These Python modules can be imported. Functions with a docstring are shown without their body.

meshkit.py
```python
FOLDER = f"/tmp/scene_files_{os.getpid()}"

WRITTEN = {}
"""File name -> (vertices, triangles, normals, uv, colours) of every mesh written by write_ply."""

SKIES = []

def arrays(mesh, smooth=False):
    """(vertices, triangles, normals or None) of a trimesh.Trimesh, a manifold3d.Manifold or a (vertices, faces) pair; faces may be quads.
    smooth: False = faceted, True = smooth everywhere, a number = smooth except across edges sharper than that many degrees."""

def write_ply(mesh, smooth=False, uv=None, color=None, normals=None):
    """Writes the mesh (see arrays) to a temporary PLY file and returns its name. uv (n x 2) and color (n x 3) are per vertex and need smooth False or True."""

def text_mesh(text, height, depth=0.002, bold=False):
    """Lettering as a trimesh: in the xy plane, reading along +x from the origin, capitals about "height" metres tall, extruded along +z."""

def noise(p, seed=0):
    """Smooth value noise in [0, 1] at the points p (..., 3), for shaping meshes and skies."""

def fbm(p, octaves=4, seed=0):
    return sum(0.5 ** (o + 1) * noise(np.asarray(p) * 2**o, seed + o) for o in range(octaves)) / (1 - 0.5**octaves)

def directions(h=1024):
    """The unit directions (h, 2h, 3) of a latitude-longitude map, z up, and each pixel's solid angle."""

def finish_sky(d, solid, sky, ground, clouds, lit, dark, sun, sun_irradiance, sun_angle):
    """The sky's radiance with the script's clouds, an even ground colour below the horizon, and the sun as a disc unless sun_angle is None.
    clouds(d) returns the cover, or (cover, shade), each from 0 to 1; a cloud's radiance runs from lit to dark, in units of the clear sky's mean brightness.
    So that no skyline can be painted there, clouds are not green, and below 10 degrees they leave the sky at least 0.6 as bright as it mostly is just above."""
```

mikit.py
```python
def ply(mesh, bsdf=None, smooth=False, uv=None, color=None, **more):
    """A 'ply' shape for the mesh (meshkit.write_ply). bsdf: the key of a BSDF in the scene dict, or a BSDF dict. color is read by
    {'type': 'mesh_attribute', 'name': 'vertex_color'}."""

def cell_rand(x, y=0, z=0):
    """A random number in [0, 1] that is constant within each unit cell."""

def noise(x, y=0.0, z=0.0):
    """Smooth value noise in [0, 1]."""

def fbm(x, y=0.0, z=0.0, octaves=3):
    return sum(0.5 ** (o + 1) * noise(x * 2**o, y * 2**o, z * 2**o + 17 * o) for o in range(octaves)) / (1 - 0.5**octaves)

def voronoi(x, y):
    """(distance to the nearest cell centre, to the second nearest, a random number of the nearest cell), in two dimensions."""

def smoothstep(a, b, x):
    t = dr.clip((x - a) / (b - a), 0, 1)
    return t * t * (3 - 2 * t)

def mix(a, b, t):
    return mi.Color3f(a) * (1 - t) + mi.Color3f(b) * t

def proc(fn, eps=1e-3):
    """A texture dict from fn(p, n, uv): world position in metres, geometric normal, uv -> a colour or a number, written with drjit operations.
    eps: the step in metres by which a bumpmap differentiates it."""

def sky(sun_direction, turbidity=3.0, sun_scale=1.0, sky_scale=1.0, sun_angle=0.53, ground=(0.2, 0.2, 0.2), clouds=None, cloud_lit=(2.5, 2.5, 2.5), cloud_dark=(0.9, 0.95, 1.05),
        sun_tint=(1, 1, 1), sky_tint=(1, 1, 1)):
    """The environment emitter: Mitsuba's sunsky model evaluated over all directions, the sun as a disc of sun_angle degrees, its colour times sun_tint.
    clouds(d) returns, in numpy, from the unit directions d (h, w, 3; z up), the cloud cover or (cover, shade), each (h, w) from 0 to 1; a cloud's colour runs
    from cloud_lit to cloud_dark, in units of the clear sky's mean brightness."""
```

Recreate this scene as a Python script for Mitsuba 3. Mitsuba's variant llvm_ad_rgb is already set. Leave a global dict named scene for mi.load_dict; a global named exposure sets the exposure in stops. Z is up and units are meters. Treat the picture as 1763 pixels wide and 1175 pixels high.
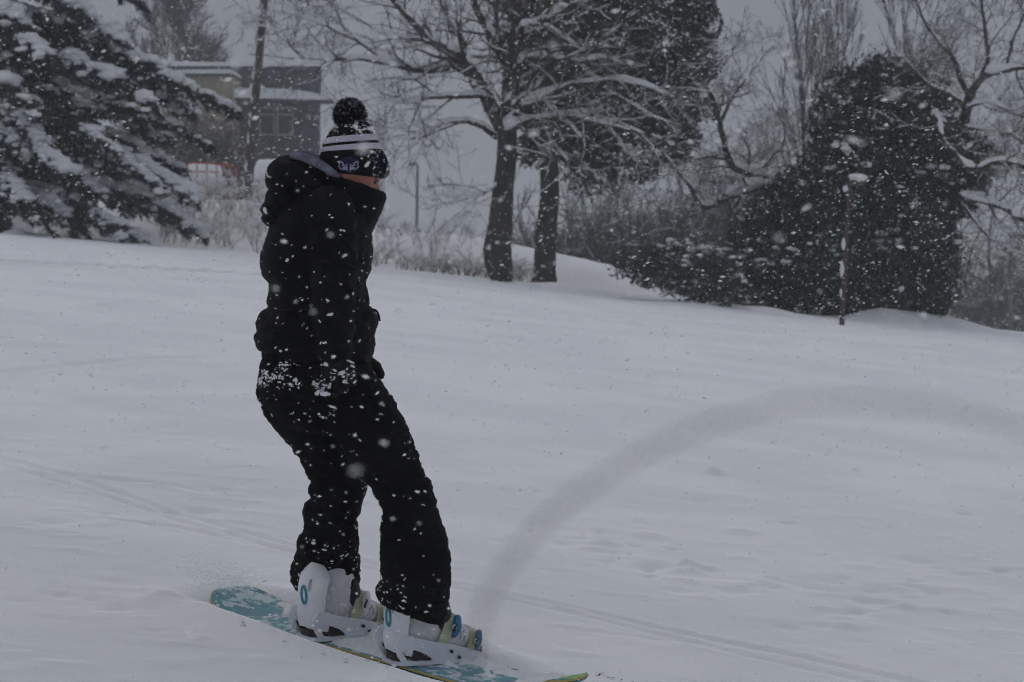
import math
import numpy as np, trimesh, manifold3d as m3
import drjit as dr
import mitsuba as mi
import mikit, meshkit
from mikit import proc, noise, fbm, voronoi, smoothstep, mix, cell_rand
from shapely.geometry import Polygon, LineString, Point
from shapely.ops import unary_union

T = mi.ScalarTransform4f
scene, labels = {}, {}

# ------------------------------------------------------------------ camera, sky, exposure
FPX, CX, CY = 3672.0, 881.5, 587.5          # focal length and centre in pixels of the photograph
EYE = np.array([0.0, 0.0, 1.25])
PITCH = math.atan(167.5 / FPX)
FWD = np.array([0, math.cos(PITCH), -math.sin(PITCH)])
UP = np.array([0, math.sin(PITCH), math.cos(PITCH)])
scene['camera'] = {
    'type': 'thinlens', 'fov': 2 * math.degrees(math.atan(CX / FPX)), 'fov_axis': 'x',
    'aperture_radius': 0.0045, 'focus_distance': 6.7, 'near_clip': 0.05, 'far_clip': 5000.0,
    'to_world': T().look_at(origin=EYE.tolist(), target=(EYE + FWD).tolist(), up=[0, 0, 1]),
    'medium': {'type': 'ref', 'id': 'snow_air'},
}
def overcast(d):
    return np.ones(d.shape[:2]), 1.0 - np.clip(d[..., 2], 0, 1)      # overcast: zenith three times the horizon
scene['sky'] = mikit.sky((-0.25, 0.35, 0.9), turbidity=3, sun_scale=0.12, sun_angle=60, ground=(0.6, 0.6, 0.6), clouds=overcast,
                         cloud_lit=(1.40, 1.52, 1.76), cloud_dark=(1.12, 1.205, 1.385))
exposure = 0.64

SIGMA = 0.0027
scene['snow_air'] = {'type': 'homogeneous', 'albedo': {'type': 'rgb', 'value': [0.88, 0.89, 0.90]},
                     'sigma_t': {'type': 'rgb', 'value': [SIGMA] * 3}, 'phase': {'type': 'hg', 'g': 0.75}}

def pt(px, py, Y):
    """The point at depth Y (metres ahead) on the ray of photograph pixel (px, py)."""
    d = FWD + (px - CX) / FPX * np.array([1.0, 0, 0]) + (CY - py) / FPX * UP
    return EYE + d * (Y / d[1])

def pts(lst, Y):
    return np.array([pt(a[0], a[1], (a[2] if len(a) > 2 else Y)) for a in lst])

# ------------------------------------------------------------------ helpers
def put(key, mesh, bsdf, smooth=False, label=None, cat=None, group=None, kind=None, **kw):
    k, n = key, 0
    while k in scene:
        n += 1
        k = f'{key}_{n:03d}'
    scene[k] = mikit.ply(mesh, bsdf, smooth, **kw)
    tag(k, label, cat, group, kind)
    return k

def tag(k, label=None, cat=None, group=None, kind=None):
    d = {a: b for a, b in (('label', label), ('category', cat), ('group', group), ('kind', kind)) if b}
    if d:
        labels[k] = d

class MB:
    """Collects pieces into one mesh."""
    def __init__(self):
        self.v, self.f, self.n = [], [], 0
    def add(self, v, f):
        v = np.asarray(v, float)
        self.v.append(v); self.f.append(np.asarray(f, int) + self.n); self.n += len(v)
        return self
    def mesh(self, m):
        return self.add(*(tm(m)))
    def get(self):
        return np.vstack(self.v), np.vstack(self.f)

def tm(m):
    if hasattr(m, 'to_mesh'):
        q = m.to_mesh(); return np.array(q.vert_properties[:, :3]), np.array(q.tri_verts)
    if isinstance(m, tuple): return m
    return np.array(m.vertices), np.array(m.faces)

def nrm(v):
    v = np.asarray(v, float)
    return v / (np.linalg.norm(v) + 1e-12)

def frame(t):
    a = np.array([0, 0, 1.0]) if abs(t[2]) < 0.8 else np.array([1.0, 0, 0])
    u = nrm(np.cross(t, a))
    return u, np.cross(u, t)

def tube(P, R, sides=6, cap=True, flat=1.0):
    P, R = np.asarray(P, float), np.broadcast_to(np.asarray(R, float), (len(P),))
    n = len(P)
    tg = np.gradient(P, axis=0)
    tg /= np.linalg.norm(tg, axis=1, keepdims=True) + 1e-12
    u0, _ = frame(nrm(P[-1] - P[0]))
    u = u0 - (tg @ u0)[:, None] * tg
    u /= np.linalg.norm(u, axis=1, keepdims=True) + 1e-9
    w = np.cross(u, tg)
    a = np.arange(sides) * 2 * np.pi / sides
    v = P[:, None] + R[:, None, None] * (np.cos(a)[None, :, None] * u[:, None] + flat * np.sin(a)[None, :, None] * w[:, None])
    v = v.reshape(-1, 3)
    i, j = np.meshgrid(np.arange(n - 1), np.arange(sides), indexing='ij')
    A = (i * sides + j).ravel(); B = (i * sides + (j + 1) % sides).ravel()
    f = np.vstack([np.stack([A, B, B + sides], 1), np.stack([A, B + sides, A + sides], 1)])
    if cap:
        c = np.arange(1, sides - 1)
        e = (n - 1) * sides
        f = np.vstack([f, np.stack([c * 0, c + 1, c], 1), np.stack([c * 0 + e, e + c, e + c + 1], 1)])
    return v, f[:, ::-1]

def box(lo, hi):
    return m3.Manifold.cube([hi[0] - lo[0], hi[1] - lo[1], hi[2] - lo[2]]).translate(list(lo))

def cbox(lo, hi, ch=0.01):
    """Box with chamfered edges."""
    lo, hi = np.array(lo, float), np.array(hi, float)
    c = np.minimum(ch, (hi - lo) * 0.3)
    P = []
    for ax in range(3):
        for s in np.ndindex(2, 2, 2):
            p = np.where(np.array(s) == 1, hi, lo)
            sg = np.where(np.array(s) == 1, -1, 1)
            q = p + sg * c; q[ax] = p[ax]
            P.append(q)
    return m3.Manifold.hull_points(np.array(P))

def sph(c, r, seg=12):
    return m3.Manifold.sphere(r, seg).translate(list(map(float, c)))

def hull_chain(P, R, seg=14):
    out = None
    for k in range(len(P) - 1):
        h = m3.Manifold.batch_hull([sph(P[k], R[k], seg), sph(P[k + 1], R[k + 1], seg)])
        out = h if out is None else out + h
    return out

def smooth_man(m, edge=0.012, it=10, lamb=0.5):
    v, f = tm(m.refine_to_length(edge))
    t = trimesh.Trimesh(v, f, process=True)
    return taubin(t, it, lamb)

def taubin(t, it, lamb=0.5):
    o = np.array(t.vertices)
    trimesh.smoothing.filter_taubin(t, lamb=lamb, nu=lamb + 0.03, iterations=it)
    d = np.nan_to_num(np.array(t.vertices) - o); l = np.linalg.norm(d, axis=1, keepdims=True)
    t.vertices = o + d * np.minimum(1, 0.018 / np.maximum(l, 1e-9))      # a sliver must not run away
    return t

def loft(rings, seg=28):
    """Closed loft through rings (n, seg, 3)."""
    R = np.asarray(rings)
    n, s = R.shape[:2]
    v = np.vstack([R.reshape(-1, 3), R[0].mean(0), R[-1].mean(0)])
    i, j = np.meshgrid(np.arange(n - 1), np.arange(s), indexing='ij')
    A = (i * s + j).ravel(); B = (i * s + (j + 1) % s).ravel()
    f = [np.stack([A, B, B + s], 1), np.stack([A, B + s, A + s], 1)]
    c = np.arange(s); d = (c + 1) % s
    f += [np.stack([c * 0 + n * s, d, c], 1), np.stack([c * 0 + n * s + 1, (n - 1) * s + c, (n - 1) * s + d], 1)]
    t = trimesh.Trimesh(v, np.vstack(f), process=False)
    if t.volume < 0:
        t.invert()
    return t

def man(t):
    return m3.Manifold(m3.Mesh(np.asarray(t.vertices, np.float32), np.asarray(t.faces, np.uint32)))

def lump(rng, c, r, flat=0.6, sub=1, rough=0.25):
    s = ICO[sub]
    off = rng.uniform(0, 50, 3)
    k = 1 + rough * 2 * (meshkit.noise(s[0] * 1.7 + off) - 0.5)
    v = s[0] * k[:, None] * np.asarray(r) * np.array([1, 1, flat])
    return v + c, s[1]
ICO = {k: (np.array(trimesh.creation.icosphere(subdivisions=k).vertices), np.array(trimesh.creation.icosphere(subdivisions=k).faces)) for k in (0, 1, 2, 3)}

def smooth_line(P, n=None):
    """Catmull-Rom through the points."""
    P = np.asarray(P, float)
    n = n or 4 * len(P)
    Q = np.vstack([2 * P[0] - P[1], P, 2 * P[-1] - P[-2]])
    t = np.linspace(0, len(P) - 1 - 1e-9, n)
    k = t.astype(int); f = (t - k)[:, None]
    a, b, c, d = Q[k], Q[k + 1], Q[k + 2], Q[k + 3]
    return 0.5 * (2 * b + (c - a) * f + (2 * a - 5 * b + 4 * c - d) * f ** 2 + (3 * b - a - 3 * c + d) * f ** 3)

# ------------------------------------------------------------------ materials
def two(b): return {'type': 'twosided', 'bsdf': b}
def mat(name, col, rough=0.8, spec=0.3, **kw):
    c = proc(col) if callable(col) else {'type': 'rgb', 'value': list(col)}
    scene[name] = two({'type': 'principled', 'base_color': c, 'roughness': rough, 'specular': spec, **kw})
def bumped(name, col, height, rough=0.8, spec=0.3, eps=2e-3, **kw):
    c = proc(col) if callable(col) else {'type': 'rgb', 'value': list(col)}
    scene[name] = two({'type': 'bumpmap', 'tex': proc(height, eps), 'scale': 1.0,
                       'bsdf': {'type': 'principled', 'base_color': c, 'roughness': rough, 'specular': spec, **kw}})
def two_tone(a, b, s, lo=0.35, hi=0.65, oct=3):
    return lambda p, n, uv: mix(a, b, smoothstep(lo, hi, fbm(p.x * s, p.y * s, p.z * s, oct)))
bumped('snow_mat', two_tone((0.83, 0.845, 0.87), (0.89, 0.9, 0.92), 1.3),
       lambda p, n, uv: 0.0045 * fbm(p.x * 9, p.y * 9, p.z * 9, 3) + 0.002 * noise(p.x * 60, p.y * 60, p.z * 60), rough=0.9, spec=0.1)
scene['fresh_snow'] = two({'type': 'diffuse', 'reflectance': {'type': 'rgb', 'value': [0.87, 0.885, 0.91]}})
scene['flake'] = {'type': 'principledthin', 'base_color': {'type': 'rgb', 'value': [1.0, 1.0, 1.0]}, 'diff_trans': 1.0, 'roughness': 0.9}
mat('bark', two_tone((0.035, 0.031, 0.028), (0.10, 0.092, 0.082), 11), 0.95, 0.1)
mat('bark_snowy', lambda p, n, uv: mix(mix((0.03, 0.027, 0.025), (0.085, 0.08, 0.07), fbm(p.x * 14, p.y * 14, p.z * 4, 3)), (0.8, 0.82, 0.85),
    smoothstep(0.70, 0.78, fbm(p.x * 5 + 3, p.y * 5, p.z * 5, 4))), 0.95, 0.1)
mat('twig', (0.055, 0.048, 0.044), 0.9, 0.1)
mat('twig_brown', (0.058, 0.045, 0.04), 0.9, 0.1)
mat('twig_far', (0.06, 0.056, 0.057), 0.9, 0.1)
mat('needle', two_tone((0.014, 0.022, 0.02), (0.036, 0.05, 0.042), 4), 0.7, 0.2)
mat('holly_leaf', two_tone((0.02, 0.03, 0.026), (0.055, 0.07, 0.055), 6), 0.55, 0.25)
mat('evergreen_leaf', two_tone((0.024, 0.032, 0.028), (0.055, 0.068, 0.055), 6), 0.7, 0.2)
mat('dry_grass', two_tone((0.10, 0.08, 0.06), (0.22, 0.18, 0.13), 3), 0.9, 0.1)
mat('stalk', (0.16, 0.13, 0.10), 0.8, 0.2)
# ------------------------------------------------------------------ ground: one snow-covered sheet
RIDGE = np.array([[-400, 345], [0, 360], [300, 345], [430, 345], [560, 378], [640, 392], [830, 410], [1050, 456], [1190, 519], [1300, 545], [1480, 552], [1640, 562], [1763, 604], [2200, 660]], float)
def ss(a, b, x):
    t = np.clip((x - a) / (b - a), 0, 1); return t * t * (3 - 2 * t)
def base_h(x, y):
    x, y = np.asarray(x, float), np.asarray(y, float)
    near = -0.104 * 22 * np.tanh(x / 22) + 0.0212 * (np.maximum(y, -40.0) - 6.7) - 0.046
    u = np.clip(x / np.maximum(y, 4.0), -0.45, 0.45)
    px = u * FPX + CX
    z46 = 1.25 + (420 - np.interp(px, RIDGE[:, 0], RIDGE[:, 1])) / FPX * 46
    z60 = np.interp(px, [300, 430, 560, 640, 900, 1300, 1763], [2.3, 2.2, 0.9, -0.2, -1.6, -2.4, -3.5])
    z85 = np.interp(px, [430, 560, 640, 760, 1300, 1763], [2.95, 2.2, 0.4, -2.0, -3.4, -4.6])
    far = np.where(y < 60, z46 + (z60 - z46) * ss(46, 60, y), z60 + (z85 - z60) * ss(60, 85, y))
    far = far + (-5.5 - far) * ss(120, 260, y)
    w = ss(38.5, 46, y)
    dip = -0.16 * np.exp(-((y - 40.5) / 2.0) ** 2)
    h = near * (1 - w) + far * w + dip
    return np.where(y > 3, h, near)

ROAD_A = None
def ground_ray(px, py):
    """Where the ray of a pixel meets the smooth slope."""
    lo, hi = 3.0, 40.0
    for _ in range(50):
        mid = 0.5 * (lo + hi); p = pt(px, py, mid)
        lo, hi = (mid, hi) if p[2] > base_h(p[0], p[1]) else (lo, mid)
    return pt(px, py, lo)

RUTS = []      # (polyline in the plane, half-width, depth)
for line, hw, dp in (
    ([(-60, 778), (150, 832), (300, 882), (500, 935), (780, 1000), (1000, 1046), (1300, 1113), (1763, 1212)], 0.020, 0.010),
    ([(-60, 790), (150, 846), (300, 894), (500, 946), (780, 1008), (1000, 1056), (1300, 1128), (1763, 1230)], 0.016, 0.009),
    ([(100, 820), (300, 838), (420, 860)], 0.03, 0.005),
    ([(180, 893), (300, 905), (420, 930), (640, 975)], 0.02, 0.008),
    ([(960, 1076), (1080, 1090), (1200, 1103)], 0.015, 0.006),
    ([(0, 452), (220, 462), (470, 476), (640, 492)], 0.12, 0.09),
    ([(640, 520), (900, 528), (1200, 560), (1500, 590), (1763, 620)], 0.07, 0.022),
    ([(0, 640), (240, 620), (470, 612)], 0.05, 0.012)):
    P = np.array([ground_ray(*q)[:2] for q in line])
    RUTS.append((P, hw, dp))

def poly_dist(x, y, P):
    d = np.full(x.shape, 1e9)
    for a, b in zip(P[:-1], P[1:]):
        ab = b - a; t = np.clip(((x - a[0]) * ab[0] + (y - a[1]) * ab[1]) / (ab @ ab), 0, 1)
        d = np.minimum(d, np.hypot(x - a[0] - t * ab[0], y - a[1] - t * ab[1]))
    return d

# the snowboard's frame, needed here for the snow that it ploughs up
BC = pt(664, 1117, 6.7)
BA = nrm([0.715, -0.70, -0.056]); BW = nrm([-0.70, -0.715, 0.012]); BN = nrm(np.cross(BW, BA)); BN = BN if BN[2] > 0 else -BN
BW = np.cross(BA, BN); BW = BW if BW[1] < 0 else -BW          # towards the near (heel) edge
def board(s, t, n=0.0):
    """Board coordinates: s towards the nose, t towards the toe edge, n up."""
    return BC + np.multiply.outer(np.asarray(s, float), BA) - np.multiply.outer(np.asarray(t, float), BW) + np.multiply.outer(np.asarray(n, float), BN)

BUMPS = []     # scuffed clumps right of the rider: (x, y, radius, height)
rng = np.random.default_rng(7)
for cx, cy, sx, sy, n in ((1210, 985, 70, 14, 26), (1320, 1015, 60, 14, 22), (1500, 1030, 70, 18, 26), (1040, 945, 60, 12, 14), (1440, 1078, 70, 12, 12), (1580, 1000, 90, 18, 16),
                          (250, 900, 90, 20, 12), (130, 1030, 120, 22, 22), (330, 1060, 90, 25, 18), (900, 560, 200, 12, 20), (1250, 880, 250, 60, 26), (300, 560, 200, 30, 18)):
    for _ in range(n):
        p = ground_ray(cx + rng.normal() * sx, cy + rng.normal() * sy)
        s = p[1] / 7.0
        BUMPS.append((p[0], p[1], rng.uniform(0.02, 0.06) * s, rng.normal() * 0.009 * s))

def ground_h(x, y):
    x, y = np.asarray(x, float), np.asarray(y, float)
    h = base_h(x, y)
    q = np.stack([x, y, 0 * x], -1)
    fade = np.clip(y / 7, 0.6, 3)
    h = h + 0.05 * (meshkit.fbm(q * 0.35, 3, 3) - 0.5) + 0.014 * (meshkit.fbm(q * np.array([1.6, 1.8, 1]), 3, 11) - 0.5)
    near = y < 45
    hh = h.copy()
    xs, ys = x[near], y[near]
    qq = q[near]
    k = 0.0035 * (meshkit.fbm(qq * np.array([7, 9, 1.0]), 3, 5) - 0.5) + 0.006 * np.maximum(meshkit.fbm(qq * np.array([5, 7, 1.0]), 3, 8) - 0.58, 0) * 4
    for P, hw, dp in RUTS:
        d = poly_dist(xs, ys, P)
        w = 0.6 + 0.8 * meshkit.noise(qq * 3.0, 21)
        k = k - dp * w * np.exp(-(d / hw) ** 2) + 0.45 * dp * np.exp(-((d - 2.2 * hw) / (0.9 * hw)) ** 2)
    for bx, by, r, a in BUMPS:
        m = (np.abs(xs - bx) < 3 * r) & (np.abs(ys - by) < 3 * r)
        if m.any():
            k[m] += a * np.exp(-((xs[m] - bx) ** 2 + (ys[m] - by) ** 2) / r ** 2)
    for bx, by, sx, sy, a in ((6.15, 35.7, .50, .7, .20), (6.75, 36.0, .6, .7, .13), (7.45, 36.4, .7, .7, .16), (4.2, 35.0, .5, .6, .10), (2.9, 34.6, .7, .5, .08)):
        k = k + a * np.exp(-((xs - bx) / sx) ** 2 - ((ys - by) / sy) ** 2)
    # snow ploughed up beside the board; a trough along it
    rel = np.stack([xs - BC[0], ys - BC[1]], -1)
    s = rel @ BA[:2] / (BA[:2] @ BA[:2]); t = -(rel @ BW[:2]) / (BW[:2] @ BW[:2])
    bz = BC[2] + s * BA[2] - t * BW[2]
    along = ss(-0.95, -0.6, s) * (1 - ss(0.66, 0.82, s))
    g0 = h[near] + k
    under = np.exp(-(np.maximum(np.abs(t) - 0.135, 0) / 0.035) ** 2) * along
    k = np.where(under > 0, k + (np.minimum(g0, bz - 0.030) - g0) * under, k)
    berm = np.exp(-((t - 0.225) / 0.07) ** 2) * along * (1 - ss(.30, .50, s)) * (0.35 + 0.9 * meshkit.fbm(qq * 9, 3, 31))
    k = k + np.maximum(bz + 0.012 - g0 - 0.0, 0.0) * berm + 0.030 * berm
    heel = np.exp(-((t + 0.20) / 0.05) ** 2) * ss(-0.75, -0.62, s) * (1 - ss(-0.40, -0.22, s)) * (0.4 + 0.8 * meshkit.fbm(qq * 10, 3, 33))
    k = k + np.maximum(bz - 0.004 - g0, 0) * heel + 0.008 * heel
    hh[near] = h[near] + k
    return hh

def spread(core0, core1, step, r, lim, sgn):
    out, x, s = [], (core1 if sgn > 0 else core0), step
    while abs(x) < lim and (x < lim if sgn > 0 else x > -lim):
        s *= r if abs(x) < 45 else 1.25
        x += sgn * s; out.append(x)
    return out
gx = np.array(sorted(spread(-1.9, 2.2, 0.019, 1.022, 650, -1) + list(np.arange(-1.9, 2.2001, 0.019)) + spread(-1.9, 2.2, 0.019, 1.022, 650, 1)))
gy = np.array(sorted(spread(4.9, 9.4, 0.022, 1.12, 200, -1) + list(np.arange(4.9, 9.4001, 0.022)) + spread(4.9, 9.4, 0.022, 1.016, 1200, 1)))
X, Y = np.meshgrid(gx, gy)
Z = ground_h(X, Y)
n0, n1 = X.shape
i, j = np.meshgrid(np.arange(n0 - 1), np.arange(n1 - 1), indexing='ij')
A = (i * n1 + j).ravel()
F = np.vstack([np.stack([A, A + 1, A + n1 + 1], 1), np.stack([A, A + n1 + 1, A + n1], 1)])
put('snowy_ground', (np.stack([X, Y, Z], -1).reshape(-1, 3), F), 'snow_mat', True,
    'snow covered slope falling gently to the right, marked with thin ruts and scuffs', 'ground', kind='structure')
def gz(x, y): return float(ground_h(np.array([x]), np.array([y]))[0])
print('ground tris', len(F))
# ------------------------------------------------------------------ bare trees
def grow(out, p, d, L, r, lev, prm, rng):
    """One branch and, below it, its side branches; appends (points, radii, level)."""
    n = prm['segs'][lev]
    P, R = [p], [r]
    d = nrm(d); q = p.copy()
    for k in range(n):
        d = nrm(d + rng.normal(0, prm['wig'], 3) + np.array([0, 0, prm['trop'][lev]]))
        q = q + d * L / n; P.append(q)
        R.append(max(r * (1 - 0.72 * (k + 1) / n), prm['rmin']))
    P, R = np.array(P), np.array(R)
    out.append((P, R, lev))
    sprout(out, P, R, L, lev, prm, rng)

def sprout(out, P, R, L, lev, prm, rng, t0=0.15):
    if lev + 1 >= len(prm['segs']): return
    cnt = prm['kids'][lev]
    cnt = max(1, int(round(cnt * L))) if prm.get('per_m') else cnt
    ts = np.sort(rng.uniform(t0, 1.0, cnt))
    side = rng.uniform(0, 6.28)
    n = len(P) - 1
    for t in ts:
        k = min(int(t * n), n - 1); f = t * n - k
        q = P[k] * (1 - f) + P[k + 1] * f
        r = R[k] * (1 - f) + R[k + 1] * f
        tg = nrm(P[k + 1] - P[k])
        u, w = frame(tg)
        side += 2.4 + rng.normal(0, 0.6)
        ang = math.radians(prm['ang']) * rng.uniform(0.65, 1.35)
        lat = math.cos(side) * u + math.sin(side) * w
        lat[1] *= prm.get('flat', 1.0)
        d = nrm(math.cos(ang) * tg + math.sin(ang) * nrm(lat) + np.array([0, 0, prm.get('lift', 0.0)]))
        ln = prm['len'][lev] * rng.uniform(0.55, 1.25) * (1.15 - 0.5 * t)
        if prm.get('rel'): ln = L * prm['rel'] * rng.uniform(0.6, 1.2) * (1.15 - 0.6 * t)
        grow(out, q, d, ln, max(r * prm.get('rr', 0.55), prm['rmin']), lev + 1, prm, rng)

def snow_strip(mb, P, R, rng, amount=1.0, sides=5, minr=0.006):
    """Snow lying along the upper side of a branch, with gaps where it is steep."""
    seg = np.gradient(P, axis=0); seg /= np.linalg.norm(seg, axis=1, keepdims=True) + 1e-9
    ok = np.abs(seg[:, 2]) < 0.80
    n = len(P)
    wob = np.interp(np.arange(n), np.arange(0, n + 3, 3), 0.55 + 0.95 * rng.random(len(np.arange(0, n + 3, 3)))) * (0.9 + 0.2 * rng.random(n))
    rs = (0.62 * R + minr) * amount * wob * np.clip(1.25 - np.abs(seg[:, 2]), 0.35, 1)
    k = 0
    while k < n:
        if not ok[k]: k += 1; continue
        e = k
        while e + 1 < n and ok[e + 1] and rng.random() > 0.06: e += 1
        if e > k:
            r = rs[k:e + 1].copy(); r[0] *= 0.4; r[-1] *= 0.4
            Q = P[k:e + 1].copy(); Q[:, 2] += R[k:e + 1] * 0.75 + 0.25 * r
            mb.add(*tube(Q, r, sides, cap=sides > 3, flat=1.0))
        k = e + 1

def branches_mesh(out, sides=(7, 5, 4, 3, 3), levels=None):
    mb = MB()
    for P, R, lev in out:
        if levels is None or lev in levels:
            mb.add(*tube(P, R, sides[min(lev, len(sides) - 1)], cap=False))
    return mb.get()

def snow_mesh(out, rng, levels, amount=1.0, minr=0.006, prob=1.0):
    mb = MB()
    for P, R, lev in out:
        if lev in levels and rng.random() < prob:
            snow_strip(mb, P, R, rng, amount, 5 if R[0] > 0.02 else 3, minr)
    return mb.get()

# ---- the big bare tree right of the rider: trunk and limbs follow the photograph, the twigs grow from them
rng = np.random.default_rng(12)
YT = 36.6
def limb(lst, Y, r0, r1, dy):
    P = pts(lst, Y)
    P = smooth_line(P, 5 * len(P))
    t = np.linspace(0, 1, len(P))
    for k, p in enumerate(P):                       # carry the limb in depth along its own ray
        P[k] = EYE + (p - EYE) * (Y + dy * t[k] ** 1.2) / Y
    w = np.cumsum(rng.normal(0, 0.008, P.shape), axis=0); w -= t[:, None] * w[-1]
    P = P + w * np.array([1, 1, 1])
    return P, r0 + (r1 - r0) * t ** 0.8

MAIN_LIMBS = [
    ([(866, 222), (840, 172), (820, 132), (802, 111), (767, 86), (738, 67), (712, 38), (680, 4), (660, -30)], .135, .02, -1.2),
    ([(803, 112), (770, 117), (738, 125), (704, 122), (670, 112), (619, 106), (570, 105), (525, 101), (505, 84), (487, 58)], .075, .008, -1.0),
    ([(672, 112), (644, 94), (602, 64), (570, 48), (546, 38), (510, 26), (470, 17)], .03, .006, -.4),
    ([(872, 200), (870, 120), (864, 86), (848, 60), (828, 25), (806, -20)], .085, .03, .8),
    ([(876, 215), (884, 140), (890, 70), (897, 0), (902, -60)], .16, .06, 1.0),
    ([(858, 222), (836, 176), (797, 169), (738, 172), (705, 176), (670, 174), (640, 182)], .06, .007, -1.6),
    ([(856, 238), (825, 218), (795, 213), (763, 218), (729, 234), (695, 242), (653, 238)], .05, .006, -.8),
    ([(856, 305), (850, 318), (832, 330), (814, 336), (795, 343), (776, 350)], .025, .006, -1.2),
    ([(873, 215), (887, 220), (931, 210), (993, 203), (1037, 212), (1090, 228), (1143, 245), (1172, 257)], .075, .010, -2.4),
    ([(872, 210), (882, 203), (926, 172), (975, 150), (1028, 141), (1081, 144), (1125, 155), (1163, 171)], .065, .008, -2.0),
    ([(870, 200), (904, 168), (935, 177), (971, 203), (1002, 239)], .05, .008, -1.4),
    ([(880, 130), (895, 110), (909, 95), (948, 95), (993, 104), (1035, 98), (1070, 109)], .05, .008, -1.4),
    ([(885, 80), (900, 49), (926, 44), (953, 53), (984, 73), (1006, 90)], .045, .008, -1.5),
    ([(888, 60), (915, 45), (948, 28), (993, 4), (1030, -20)], .06, .02, -1.0),
    ([(985, 103), (1010, 124), (1046, 155), (1099, 186), (1136, 207)], .03, .006, -1.8),
    ([(931, 212), (953, 248), (979, 276)], .022, .005, -1.2),
    ([(1040, 213), (1077, 257), (1103, 290)], .022, .005, -1.2),
    ([(876, 190), (926, 150), (962, 119), (1000, 92), (1050, 60), (1100, 20)], .055, .012, -1.0),
    ([(862, 225), (873, 180), (888, 150), (889, 64)], .03, .01, -1.5),
    ([(800, 112), (795, 70), (770, 30), (755, -10)], .04, .012, .5),
    ([(740, 70), (700, 66), (650, 52), (600, 22), (560, 0)], .035, .008, .6),
]
out = []
tr = pts([(867, 488), (861, 462), (856, 432), (861, 390), (866, 330), (871, 290), (873, 250), (873, 210), (876, 180)], YT)
tr = smooth_line(tr, 40); tt = np.linspace(0, 1, 40)
trr = np.interp(tt, [0, .125, .25, .375, .5, .75, .9, 1], [.17, .225, .245, .21, .18, .168, .165, .14])
TREE = 'bare_tree'
tv, tf = tube(tr, trr, 20)
tv += 0.030 * (meshkit.fbm(tv * np.array([7, 7, 1.6]), 3, 2)[:, None] - 0.5) * np.sign(tv - tr.mean(0)) * np.array([1, 1, 0])
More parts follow.
